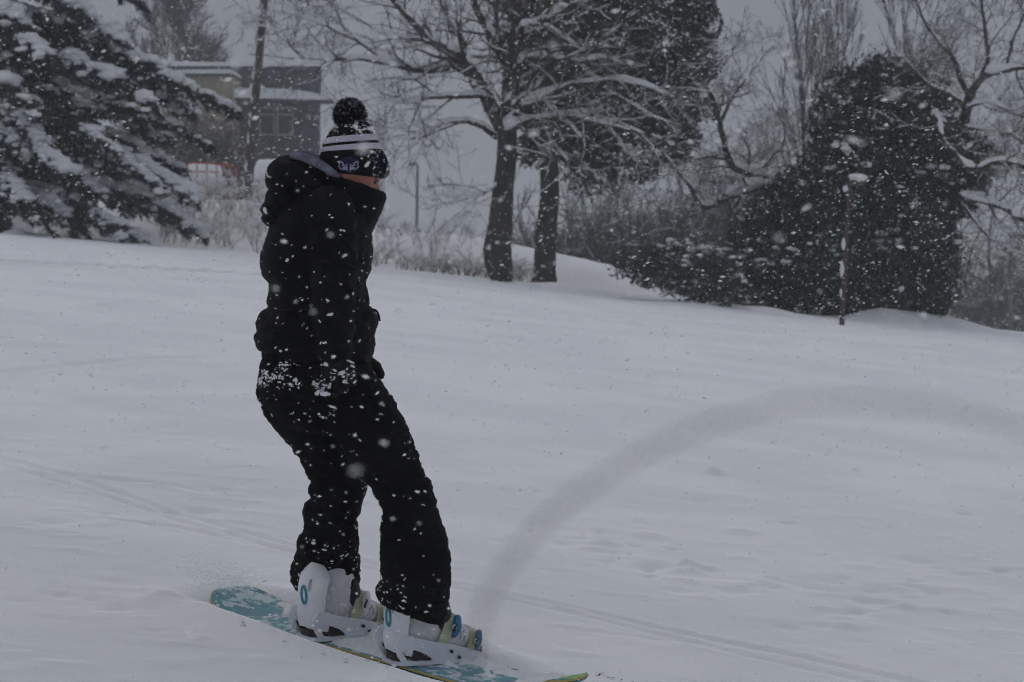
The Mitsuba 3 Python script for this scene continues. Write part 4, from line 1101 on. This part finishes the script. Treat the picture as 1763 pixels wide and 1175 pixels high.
LEGR = [(628, 505, 634, -.05, .13), (640, 515, 641, -.055, .13), (660, 525, 654, -.06, .13), (677, 535, 668, -.065, .13), (700, 550, 681, -.07, .126), (716, 560, 690, -.075, .122), (742, 575, 702, -.085, .116), (778, 598, 716, -.10, .108), (805, 612, 725, -.11, .102), (821, 620, 730, -.115, .10),
        (827, 627, 738, -.117, .10), (834, 634, 741, -.118, .10), (841, 642, 742, -.12, .099), (847, 644, 742, -.12, .098), (853, 648, 745, -.12, .097), (858, 655, 748, -.121, .094), (866, 656, 749, -.122, .094), (872, 659, 748, -.123, .092), (878, 663, 750, -.124, .09), (886, 662, 754, -.125, .091), (898, 658, 759, -.127, .094), (912, 657, 763, -.128, .097), (925, 659, 767, -.13, .098), (940, 658, 770, -.132, .099), (958, 657, 773, -.15, .115), (975, 658, 774, -.165, .125), (993, 658, 773.5, -.178, .132), (1004, 654, 773, -.184, .135), (1013, 649, 772, -.188, .136), (1024, 651, 771, -.19, .136), (1034, 657, 770, -.19, .132), (1044, 675, 769, -.188, .122), (1054, 700, 767, -.18, .10), (1064, 728, 765, -.17, .07), (1071, 748, 760, -.165, .035)]
PELV = [(600, 452, 636, 0, .155), (620, 452, 636, 0, .16), (645, 449, 640, 0, .165), (668, 447, 650, 0, .165), (690, 455, 655, 0, .15), (715, 470, 650, 0, .13), (735, 500, 640, 0, .10), (748, 530, 625, 0, .06)]
M = man(body_loft(LEGL)) + man(body_loft(LEGR)) + man(body_loft(PELV))
tro = smooth_man(M, .010, 3)
tro = wrinkle(tro, .011, np.array([9, 9, 22.0]), 3)
tro = wrinkle(tro, .004, np.array([26, 26, 48.0]), 6)
tag('person', 'person in black jacket, trousers and striped bobble hat, standing sideways on a moving snowboard', 'person')
put('person__trousers', tro, 'trouser_black', True)

# ---- jacket: trunk, both sleeves, hood, collar
TOR = [(330, 522, 612, .01, .09), (342, 500, 628, 0, .125), (352, 486, 634, 0, .15), (364, 476, 638, 0, .172), (387, 470, 637, 0, .19), (405, 463, 638, 0, .195), (418, 458, 639, 0, .196), (436, 452, 640, 0, .195), (452, 451, 638, 0, .19), (466, 453, 636, 0, .185), (475, 455, 632, 0, .182), (481, 459, 629, 0, .178), (486, 466, 627, 0, .172), (504, 466, 626.5, 0, .168), (510, 463.5, 627, 0, .17),
       (522, 462, 628, 0, .172), (528, 465, 633, 0, .172), (531, 464, 639, 0, .174), (536, 454, 642, 0, .18), (545, 447, 647, 0, .184), (556, 443, 650, 0, .186), (567, 445, 647, 0, .186), (571, 447, 646, 0, .183), (576, 441, 643.5, 0, .186), (585, 438.5, 643, 0, .19), (594, 442, 644, 0, .19), (602, 449, 642, 0, .186), (606, 460, 641, 0, .18), (618, 470, 637, 0, .17), (634, 500, 633, .0, .15)]
def Wp(px, py, dy): return pt(px, py, Y0 + dy)
arm = [Wp(566, 368, -.135), Wp(572, 425, -.185), Wp(574, 490, -.215), Wp(574, 545, -.225), Wp(576, 598, -.215)]
arm_r = [.082, .073, .066, .062, .053]
arm2 = [Wp(560, 372, .14), Wp(580, 430, .19), Wp(596, 500, .20), Wp(606, 560, .185), Wp(612, 602, .16)]
J = man(body_loft(TOR)) + hull_chain(arm, arm_r, 24) + hull_chain(arm2, arm_r, 24)
for k in range(9):                                         # bunched folds of the sleeve
    t = (k + .5) / 9 * 3.999; a = int(t); q = arm[a] * (1 - t + a) + arm[a + 1] * (t - a); rr = np.interp(t, range(5), arm_r)
    J = J + m3.Manifold.sphere(rr * 1.07, 28).scale([1, 1, .24]).rotate([rng.normal() * 14, 16 + rng.normal() * 12, 0]).translate(list(q))
jac = smooth_man(J, .010, 5)
jac = wrinkle(jac, .008, np.array([10, 10, 20.0]), 13)
jac = wrinkle(jac, .004, np.array([28, 28, 44.0]), 16)
put('person__jacket', jac, 'jacket_black', True)
def cut_loft(rows, m_it=6, edge=.010):
    return smooth_man(man(body_loft(rows)), edge, m_it)
HOOD = None
for c, r, sc in (((522, 312, .0), .088, (1.02, 1.05, .82)), ((497, 308, .0), .078, (.9, 1.25, .9)), ((493, 345, .01), .078, (.80, 1.5, .72)), ((484, 366, .01), .060, (1.05, 1.9, .62)), ((540, 330, .0), .085, (1.0, 1.3, .8)), ((575, 332, 0), .07, (.9, 1.3, .6)), ((476, 378, .0), .044, (1.0, 2.2, .62))):
    s_ = m3.Manifold.sphere(r, 40).scale(list(sc)).rotate([0, 14, 0]).translate(list(Wp(*c)))
    HOOD = s_ if HOOD is None else HOOD + s_
# hollow where the back of the head leans out of it
HOOD = HOOD - m3.Manifold.sphere(.085, 40).scale([1.12, .92, .75]).rotate([0, 18, 0]).translate(list(Wp(562, 262, 0)))
hood = wrinkle(smooth_man(HOOD, .009, 7), .010, np.array([11, 11, 24.0]), 23)
put('person__hood', hood, 'jacket_black', True)
# lilac lining at the rim of the hood, rolled over towards the hat
rim = np.array([Wp(*q) for q in ((500, 271, -.02), (513, 269, -.05), (532, 274, -.078), (552, 284, -.09), (570, 296, -.092), (584, 305, -.085))])
put('person__hood__lining', tube(smooth_line(rim, 30), np.interp(np.linspace(0, 1, 30), [0, .2, .5, .85, 1], [.006, .017, .019, .014, .006]), 10, flat=.8), 'lining_lilac', True)
rim2 = np.array([Wp(*q) for q in ((500, 271, .0), (515, 266, .04), (535, 268, .085), (560, 280, .10), (580, 296, .10))])
put('person__hood__lining', tube(smooth_line(rim2, 30), .012, 8), 'lining_lilac', True)

# collar standing up to the nose: a tilted shell
def tring(L, R, dc, ry, seg=40, pw=2.3, inset=0.0):
    a, b = Wp(L[0], L[1], dc), Wp(R[0], R[1], dc)
    c, mj = (a + b) / 2, (b - a) / 2
    mj = mj * (1 - inset / np.linalg.norm(mj))
    th = np.arange(seg) * 2 * np.pi / seg; cs, sn = np.cos(th), np.sin(th)
    return c + (np.sign(cs) * np.abs(cs) ** (2 / pw))[:, None] * mj + np.stack([0 * th, np.sign(sn) * np.abs(sn) ** (2 / pw) * (ry - inset), 0 * th], 1)
col_rows = [((545, 395), (634, 404), .110), ((552, 372), (643, 386), .104), ((558, 350), (653, 362), .098), ((563, 325), (661, 342), .092), ((566, 305), (660, 337), .088), ((567, 299), (657, 334), .083)]
colr = np.array([tring(L, R, -.0, ry) for L, R, ry in col_rows])
inn = np.array([tring(L, R, -.0, ry, inset=.012) for L, R, ry in col_rows[::-1]])
cr = man(loft(np.vstack([colr, inn]))) if False else None
shell = sheet(np.concatenate([colr, colr[:, :1]], 1), .014, lambda p: p)
tc = trimesh.Trimesh(*shell, process=True); tc = tc.subdivide().subdivide()
tc = wrinkle(tc, .005, np.array([14, 14, 24.0]), 33)
put('person__collar', tc, 'jacket_black', True)
put('person__neck_gaiter', loft([tring((576, 380), (634, 392), 0, .07), tring((576, 335), (648, 356), 0, .086), tring((571, 297), (650, 336), 0, .086)]), 'knit_black', True)
put('person__zip_pull', tube(smooth_line(np.array([Wp(*q) for q in ((641, 533, -.07), (647, 535, -.07), (651, 541, -.072), (654, 553, -.074))]), 16), .0035, 7), 'jacket_black', True)
put('person__jacket_hem_cord', tube(smooth_line(np.array([Wp(*q) for q in ((497, 579.5, -.178), (520, 579, -.184), (548, 580, -.186))]), 16), .003, 6), 'emblem_indigo', True)
for k, L in enumerate([[(541, 440, -.19), (538, 500, -.186), (541, 548, -.188)], [(470, 536, -.12), (500, 534, -.172), (540, 533, -.18)], [(446, 571, -.09), (480, 572, -.16), (530, 571, -.187), (560, 571, -.18)], [(600, 440, -.17), (612, 490, -.14), (614, 530, -.13)]]):
    put('person__jacket_seam', tube(smooth_line(np.array([Wp(*q) for q in L]), 20), .0042, 6), 'jacket_black', True)

# ---- gloved hands: palm, four fingers and thumb, relaxed and a little curled
def glove(W, s, key):
    """W: wrist point, palm centre, direction of the fingers; s: side of the thumb."""
    wr, pc, fd, across = W
    fd = nrm(fd); across = nrm(across - fd * (across @ fd)); nn = np.cross(fd, across)
    G = m3.Manifold.batch_hull([sph(wr, .034, 18), sph(pc + across * .024, .023, 18), sph(pc - across * .024, .023, 18)])
    G = G + m3.Manifold.batch_hull([sph(pc + across * .028, .021, 16), sph(pc - across * .028, .021, 16), sph(pc + fd * .030 + across * .030, .0185, 16), sph(pc + fd * .030 - across * .030, .0185, 16)])
    for k, (o, l) in enumerate(((-.033, .060), (-.0115, .068), (.0105, .064), (.032, .050))):
        b0 = pc + fd * .030 + across * o
        b1 = b0 + nrm(fd + nn * .28 + across * o * 4) * l * .50
        b2 = b1 + nrm(fd * .80 + nn * .85 + across * o * 3) * l * .36
        b3 = b2 + nrm(fd * .35 + nn * 1.0) * l * .28
        G = G + hull_chain([b0, b1, b2, b3], [.0150, .0138, .0128, .0112], 14)
    t0 = pc - fd * .012 + across * s * .030
    t1 = t0 + nrm(across * s * .8 + fd * .7 + nn * .3) * .040
    t2 = t1 + nrm(across * s * .25 + fd * .9 + nn * .4) * .032
    G = G + hull_chain([t0, t1, t2], [.0190, .0155, .0130], 14)
    g = smooth_man(G, .0045, 3)
    put(key, wrinkle(g, .0025, 60.0, 41), 'glove_black', True)
    cuff = nrm(wr - pc)
    put(key + '__cuff', tube(np.array([wr - cuff * .010, wr + cuff * .012, wr + cuff * .034]), [.044, .048, .050], 18), 'jacket_black', 40)
w0 = Wp(577, 603, -.215); p0 = Wp(577, 630, -.212)
glove((w0, p0, np.array([.02, .10, -1.0]), np.array([1, -.35, 0])), 1, 'person__glove')
w1 = Wp(613, 602, .16); p1 = Wp(616, 628, .155)
glove((w1, p1, np.array([.10, .0, -1.0]), np.array([1, .35, 0])), 1, 'person__glove_001')

# ---- body under the clothes: one continuous surface, with the face that shows between hat and collar
hd = Wp(603, 298, .0)                                       # head centre
fwd = nrm([1, .10, -.34]); lat = np.array([-.10, 1.0, 0]); lat = nrm(lat - fwd * (lat @ fwd)); upv = np.cross(fwd, lat); upv = upv if upv[2] > 0 else -upv
def H(a, b, c): return hd + .9 * (fwd * a + lat * b + upv * c)
HD = m3.Manifold.batch_hull([sph(H(-.02, 0, .03), .088, 28), sph(H(.015, 0, .02), .078, 28), sph(H(.035, 0, -.075), .042, 20), sph(H(.060, 0, -.088), .022, 16), sph(H(.050, .03, -.02), .038, 18), sph(H(.050, -.03, -.02), .038, 18), sph(H(.062, 0, .035), .045, 18)])
HD = HD + m3.Manifold.batch_hull([sph(H(.088, 0, .006), .008), sph(H(.112, 0, -.034), .0095), sph(H(.094, .014, -.040), .008), sph(H(.094, -.014, -.040), .008), sph(H(.080, 0, -.038), .010)])
HD = HD + m3.Manifold.batch_hull([sph(H(.086, 0, -.064), .008), sph(H(.082, .020, -.064), .007), sph(H(.082, -.020, -.064), .007)])
for sgn in (-1, 1):
    HD = HD - m3.Manifold.sphere(.0155, 20).scale([.8, 1.1, .72]).translate(list(H(.094, sgn * .036, .000)))
    HD = HD + m3.Manifold.batch_hull([sph(H(.078, sgn * .050, .022), .009), sph(H(.088, sgn * .034, .026), .009), sph(H(.091, sgn * .016, .022), .008)])
    HD = HD + m3.Manifold.batch_hull([sph(H(.068, sgn * .048, -.034), .018), sph(H(.078, sgn * .036, -.034), .016)])
    HD = HD + m3.Manifold.batch_hull([sph(H(-.018, sgn * .080, .010), .010), sph(H(-.012, sgn * .079, -.028), .008), sph(H(-.034, sgn * .084, .014), .008)])
neck = hull_chain([H(-.02, 0, -.06), Wp(575, 352, .0), Wp(552, 385, 0)], [.058, .056, .07], 20)
trunk = hull_chain([Wp(552, 385, 0), Wp(548, 440, 0), Wp(548, 520, 0), Wp(546, 630, 0)], [.10, .125, .11, .12], 20)
sh = m3.Manifold.batch_hull([sph(Wp(560, 374, -.12), .05), sph(Wp(556, 378, .12), .05), sph(Wp(550, 400, 0), .09)])
legs = hull_chain([Wp(520, 650, .06), Wp(582, 835, .12), Wp(565, 1010, .155), Wp(560, 1060, .15)], [.09, .06, .045, .045], 18) + hull_chain([Wp(580, 650, -.06), Wp(695, 835, -.12), Wp(714, 1010, -.138), Wp(712, 1070, -.14)], [.09, .06, .045, .045], 18)
arms = hull_chain([Wp(560, 374, -.12)] + arm[1:], [.045, .042, .038, .034, .026], 16) + hull_chain([Wp(556, 378, .12)] + arm2[1:], [.045, .042, .038, .034, .026], 16)
hands = None
for a_, b_ in ((w0, p0), (w1, p1)):
    h_ = m3.Manifold.batch_hull([sph(a_, .022), sph(b_, .018)]); hands = h_ if hands is None else hands + h_
body = HD + neck + trunk + sh + legs + arms + hands
v, f_ = tm(body.refine_to_length(.009)); bt = trimesh.Trimesh(v, f_, process=True); taubin(bt, 4)
put('person', bt, 'skin', True)
for sgn in (-1, 1):
    k = put('person__eye', tm(sph(H(.0845, sgn * .035, -.002), .0115, 20)), 'eye_dark', True)
    put('person__eyebrow', tube(smooth_line(np.array([H(.084, sgn * .054, .018), H(.097, sgn * .036, .026), H(.099, sgn * .016, .021)]), 10), [.002, .003, .0035, .004, .004, .004, .004, .0035, .003, .002], 6, flat=.6), 'hair', True)
    put('person__eyelid', tube(smooth_line(np.array([H(.082, sgn * .050, -.003), H(.094, sgn * .036, .0075), H(.095, sgn * .022, .000)]), 10), .0026, 6), 'skin', True)
    put('person__eyelash', tube(smooth_line(np.array([H(.083, sgn * .050, -.004), H(.0955, sgn * .036, .0045), H(.096, sgn * .022, -.002)]), 10), .0016, 5), 'hair', True)
put('person__mouth', tube(smooth_line(np.array([H(.086, -.022, -.064), H(.0945, 0, -.063), H(.086, .022, -.064)]), 10), .004, 6), 'lip', True)
# ---- beanie with fold, two white stripes, bobble and owl emblem
HAT = [((559, 297), (661, 308), .098), ((553, 287), (669, 303), .104), ((550.5, 277), (672, 294), .107), ((550, 270), (670, 282), .108), ((551.5, 266), (664, 268), .105), ((553, 262.5), (658, 258), .098)]
HAT2 = [((553.5, 264), (657, 258.5), .0975), ((554, 257), (653, 249), .0965), ((557, 247), (650, 239), .094), ((562, 237), (648, 229), .089), ((569, 226), (644, 219), .078), ((580, 217), (637, 212), .060), ((592, 211), (625, 209), .036), ((603, 208), (614, 207.5), .010)]
def dense(rows, n):
    t = np.linspace(0, len(rows) - 1, n)
    A = np.array([[*L, *R, ry] for L, R, ry in rows]); B = smooth_line(A, n)
    return [((b[0], b[1]), (b[2], b[3]), b[4]) for b in B]
put('person__beanie', loft([tring(L, R, 0, ry, 56, 2.15) for L, R, ry in dense(HAT2, 26)]), 'knit_black', True)
put('person__beanie__fold', loft([tring(L, R, 0, ry, 56, 2.15) for L, R, ry in [HAT[0]] + dense(HAT, 16) + [((560, 262), (650, 258), .09)]]), 'knit_black', True)
def stripe(a, b):
    rows = dense(HAT2, 60); sel = rows[a:b]
    G = np.array([tring((L[0] - .9, L[1]), (R[0] + .9, R[1]), 0, ry + .0018, 56, 2.15) for L, R, ry in sel])
    put('person__beanie__stripe', sheet(np.concatenate([G, G[:, :1]], 1), .0022, lambda p: p), 'knit_white', True)
stripe(1, 11); stripe(14, 24)
pc = Wp(602, 198, 0)
pb, pw_ = MB(), MB()
d = rng.normal(size=(4200, 3)); d /= np.linalg.norm(d, axis=1, keepdims=True)
for k, e in enumerate(d):
    L = .051 * rng.uniform(.86, 1.08); s_ = np.cross(e, rng.normal(size=3)); s_ = nrm(s_) * .0021
    tip = pc + e * L + rng.normal(0, .004, 3); b0 = pc + e * .012
    V = np.array([b0 - s_, b0 + s_, tip + s_ * .6, tip - s_ * .6]); (pw_ if (rng.random() < .08 + .16 * max(e[2], 0)) else pb).add(V, [[0, 1, 2], [0, 2, 3]])
put('person__beanie__bobble', pb.get(), 'yarn_black', False)
put('person__beanie__bobble_flecks', pw_.get(), 'knit_white', False, 'white yarn ends and snow in the bobble', kind='stuff')

def hat_y(x, z):
    """Near surface of the fold at a point of its side."""
    best = None
    for L, R, ry in dense(HAT, 24):
        a, b = Wp(*L, 0), Wp(*R, 0); c, mj = (a + b) / 2, (b - a) / 2
        u = (x - c[0]) / mj[0]; zz = c[2] + u * mj[2]
        if abs(u) < 1:
            y = c[1] - ry * (1 - abs(u) ** 2.15) ** (1 / 2.15)
            if best is None or abs(zz - z) < best[0]: best = (abs(zz - z), y)
    return best[1] if best else c[1]
def patch(poly, off, th, key, m):
    """A flat embroidered shape (pixels) laid on the hat's side."""
    if poly.is_empty: return
    for g in getattr(poly, 'geoms', [poly]):
        t = trimesh.creation.triangulate_polygon(g.segmentize(1.6) if hasattr(g, 'segmentize') else g, engine='earcut')
        P2, F2 = np.array(t[0]), np.array(t[1])
        S = []
        for q in P2:
            w = Wp(q[0], q[1], -.10); w[1] = hat_y(w[0], w[2]) - off
            S.append(w)
        S = np.array(S); n = len(S)
        bk = S + np.array([0, th, 0])
        E = trimesh.Trimesh(P2 if P2.shape[1] == 3 else np.c_[P2, np.zeros(n)], F2, process=False)
        e = E.edges[trimesh.grouping.group_rows(E.edges_sorted, require_count=1)]
        MESH = (np.vstack([S, bk]), np.vstack([F2, F2[:, ::-1] + n, np.stack([e[:, 0], e[:, 1], e[:, 1] + n], 1), np.stack([e[:, 0], e[:, 1] + n, e[:, 0] + n], 1)]))
        put(key, MESH, m, False)
ex, ey = 600.5, 286.0
head = Polygon([(ex - 17, ey - 9), (ex - 12, ey - 13), (ex, ey - 15), (ex + 12, ey - 13), (ex + 17, ey - 9), (ex + 17.5, ey + 3), (ex + 13, ey + 8), (ex + 5, ey + 9), (ex, ey + 14), (ex - 5, ey + 9), (ex - 13, ey + 8), (ex - 17.5, ey + 3)])
patch(head.buffer(.8), .004, .004, 'person__beanie__emblem', 'emblem_indigo')
shapes = []
for s_ in (-1, 1):
    P_ = lambda *q: [(ex + s_ * a, ey + b) for a, b in q]
    shapes.append(LineString(P_((17, -8), (15.5, -4), (17, 2), (13, 5.5), (8, 6))).buffer(.8))                       # face edge
    shapes.append(LineString(P_((13.5, -7.5), (9, -3.5), (10.5, -.5), (6.5, .5), (2.6, -2.5))).buffer(.9))           # brow
    shapes.append(Polygon(P_((2, 0), (6, 2.5), (11, 2), (9, 5.5), (4.5, 7), (2, 10))))                               # cheek feathers
em = unary_union(shapes)
patch(em, .0060, .003, 'person__beanie__emblem_thread', 'emblem_lilac')
patch(LineString([(666.5, 281), (668, 285), (667.5, 290)]).buffer(1.2), .004, .003, 'person__beanie__emblem_thread', 'emblem_lilac')
patch(Polygon([(ex - 1.6, ey - 2), (ex + 1.6, ey - 2), (ex + .9, ey + 6), (ex, ey + 9), (ex - .9, ey + 6)]), .0066, .003, 'person__beanie__emblem_beak', 'emblem_indigo')

boot(S_REAR, math.radians(4), 'person__boot')
boot(S_FRONT, math.radians(14), 'person__boot_001')

# ---- snow caught on the clothes
def stuck(tri, region, n, r, rng, key, flat=.35, axis=None):
    """Small flat clods on the side of a garment that shows, inside pixel region (x0, y0, x1, y1)."""
    v, f_ = tm(tri); c = v[f_].mean(1); nn = np.cross(v[f_[:, 1]] - v[f_[:, 0]], v[f_[:, 2]] - v[f_[:, 0]]); ar = np.linalg.norm(nn, axis=1); nn = nn / (ar[:, None] + 1e-12)
    d = c - EYE; yy = d @ FWD; px = CX + FPX * d[:, 0] / yy; py = CY - FPX * (d @ UP) / yy
    dens = np.zeros(len(c))
    for x0, y0, x1, y1, w in region:
        m = (px > x0) & (px < x1) & (py > y0) & (py < y1) & (nn[:, 1] < -.05)
        dens += m * w
    dens *= ar * np.clip((meshkit.fbm(c * 28, 3, 3) - .46) * 8, 0, 1)
    mb = MB()
    for k in rng.choice(len(c), n, p=dens / dens.sum()):
        u, w_ = frame(nn[k]); rr = r * rng.uniform(.3, 1.0) * (1 + 1.2 * (rng.random() < .08))
        V, F_ = lump(rng, np.zeros(3), 1.0, 1.0, 1, .7)
        V = V * np.array([rr * rng.uniform(.8, 2.2), rr * rng.uniform(.5, 1.1), rr * flat])
        a = rng.normal() * .5; V = np.stack([V[:, 0] * math.cos(a) - V[:, 1] * math.sin(a), V[:, 0] * math.sin(a) + V[:, 1] * math.cos(a), V[:, 2]], 1)
        mb.add(c[k] + V[:, :1] * u + V[:, 1:2] * w_ + V[:, 2:] * nn[k], F_)
    put(key, mb.get(), 'fresh_snow', True, kind='stuff')
stuck(tro, [(444, 632, 480, 700, 3), (480, 610, 556, 680, 2.6), (520, 690, 580, 730, .5), (500, 930, 620, 1015, .5), (640, 990, 700, 1050, .9), (450, 700, 780, 960, .07)], 400, .0036, rng, 'person__trouser_snow')
stuck(jac, [(540, 590, 612, 640, .5), (440, 350, 650, 610, .16), (555, 350, 620, 600, .2)], 90, .0042, rng, 'person__jacket_snow')
stuck(hood, [(455, 268, 600, 392, 1)], 40, .0055, rng, 'person__hood_snow')
gl = meshkit.WRITTEN[scene['person__glove']['filename']]
stuck((gl[0], gl[1]), [(530, 600, 620, 645, .5), (530, 640, 620, 680, 2.5)], 90, .0040, rng, 'person__glove_snow')
fo = meshkit.WRITTEN[scene['person__beanie']['filename']]
stuck((fo[0], fo[1]), [(570, 214, 620, 236, .5), (610, 205, 650, 236, 1.6)], 200, .0034, rng, 'person__beanie__hat_snow')
fo = meshkit.WRITTEN[scene['person__beanie__fold']['filename']]
stuck((fo[0], fo[1]), [(620, 255, 674, 315, 1)], 60, .0026, rng, 'person__beanie__fold_snow')
for bk_, nm_ in (('person__boot', ''), ('person__boot_001', '')):
    fo = meshkit.WRITTEN[scene[bk_]['filename']]
    stuck((fo[0], fo[1]), [(500, 1000, 860, 1140, 1)], 60, .0048, rng, bk_ + '__boot_snow', .6)
for bk_ in ('snowboard__binding', 'snowboard__binding_001'):
    fo = meshkit.WRITTEN[scene[bk_ + '__side_rail']['filename']]
    stuck((fo[0], fo[1]), [(500, 1000, 860, 1160, 1)], 40, .0048, rng, bk_ + '__binding_snow', .6)
put('person__hem_snow', lump(rng, pt(662, 1018, Y0 - .205), np.array([.020, .016, .018]), 1, 2, .4), 'fresh_snow', True)
# ------------------------------------------------------------------ falling snow, and the powder thrown up by the tail
rng = np.random.default_rng(99)
OCT = np.array([[1, 0, 0], [-1, 0, 0], [0, 1, 0], [0, -1, 0], [0, 0, 1], [0, 0, -1.0]]); OCF = np.array([[0, 2, 4], [2, 1, 4], [1, 3, 4], [3, 0, 4], [2, 0, 5], [1, 2, 5], [3, 1, 5], [0, 3, 5]])
def flakes(C, r):
    n = len(C)
    V = OCT[None] * (r[:, None] * rng.uniform(.55, 1.25, (n, 3)) * np.array([1.65, 1.0, .8]))[:, None]
    V = V + rng.normal(0, .16, (n, 6, 3)) * r[:, None, None]
    a = rng.normal(0.18, .3, n); c, s = np.cos(a)[:, None], np.sin(a)[:, None]
    V = np.stack([V[..., 0] * c - V[..., 2] * s, V[..., 1], V[..., 0] * s + V[..., 2] * c], -1)
    return (V + C[:, None]).reshape(-1, 3), (OCF[None] + (np.arange(n) * 6)[:, None, None]).reshape(-1, 3)
def volume(y0, y1, n):
    y = (rng.random(n) * (y1 ** 3 - y0 ** 3) + y0 ** 3) ** (1 / 3)
    x = rng.uniform(-1, 1, n) * (.30 * y + .8); z = 1.25 + rng.uniform(-.26, .20, n) * y + rng.uniform(-.3, .3, n)
    p = np.stack([x, y, z], 1)
    return p[p[:, 2] > base_h(p[:, 0], p[:, 1]) + .05]
VV, FF, at = [], [], 0
for y0, y1, n, r0, r1 in ((.9, 3, 1000, .0016, .0045), (3, 6.3, 4200, .0014, .0042), (6.3, 12, 7000, .0020, .0060), (12, 22, 13000, .0032, .0095), (22, 36, 22000, .0050, .0130)):
    C = volume(y0, y1, n); r = r0 + (r1 - r0) * rng.random(len(C)) ** 3.2
    v, f_ = flakes(C, r); VV.append(v); FF.append(f_ + at); at += len(v)
put('falling_snow', (np.vstack(VV), np.vstack(FF)), 'flake', False, 'countless snowflakes falling through the air', 'falling snow', kind='stuff')
c = []
for (px, py, sx, sy, n, dy) in ((395, 1002, 26, 13, 2600, .45), (350, 985, 18, 14, 1300, .5), (470, 1035, 40, 10, 260, .35), (840, 1105, 18, 14, 160, -.05), (760, 1140, 40, 8, 80, -.35)):
    P_ = np.array([pt(px + rng.normal() * sx, py + rng.normal() * sy, 6.72 + dy + rng.normal() * .06) for _ in range(n)]); c.append(P_)
c = np.vstack(c); c = c[c[:, 2] > ground_h(c[:, 0], c[:, 1]) + .004]
v, f_ = flakes(c, .0006 + .0014 * rng.random(len(c)) ** 3)
put('snow_spray', (v, f_), 'flake', False, 'fine powder snow thrown up behind the tail of the board', 'snow spray', kind='stuff')
mb = MB()
for _ in range(14):
    s_ = rng.uniform(-.62, .3); q_ = board(s_, -.19 - abs(rng.normal()) * .09, 0); q_[2] = gz(q_[0], q_[1]) + .004
    mb.add(*lump(rng, q_, rng.uniform(.003, .009), .7, 1, .5))
put('snow_clods', mb.get(), 'fresh_snow', True, 'small clods of snow lying along the near edge of the board', 'snow clod', kind='stuff')

# a thin dry stalk bent across the view close to the camera, far out of focus
YS = .52
st = pts([(812, 1175 + 900), (800, 1350), (806, 1180), (828, 1065), (866, 985), (930, 905), (1010, 840), (1100, 786), (1200, 739), (1320, 704), (1450, 691), (1580, 699), (1680, 716), (1770, 742), (1880, 790), (1990, 860)], YS)
put('dry_stalk', tube(smooth_line(st, 120), np.linspace(.00060, .00042, 120), 8), 'stalk', True, 'thin dry stalk arching close before the camera, blurred to a faint grey arc', 'stalk')
# ------------------------------------------------------------------ the air, thick with fine snow
zlo, zhi = -8.0, 26.0
scene['haze'] = {'type': 'cube', 'to_world': T().translate([0, 800, (zlo + zhi) / 2]).scale([1000, 1200, (zhi - zlo) / 2]),
                 'bsdf': {'type': 'null'}, 'interior': {'type': 'ref', 'id': 'snow_air'}}
tag('haze', 'pale grey haze of fine falling snow filling the air', 'haze', kind='stuff')
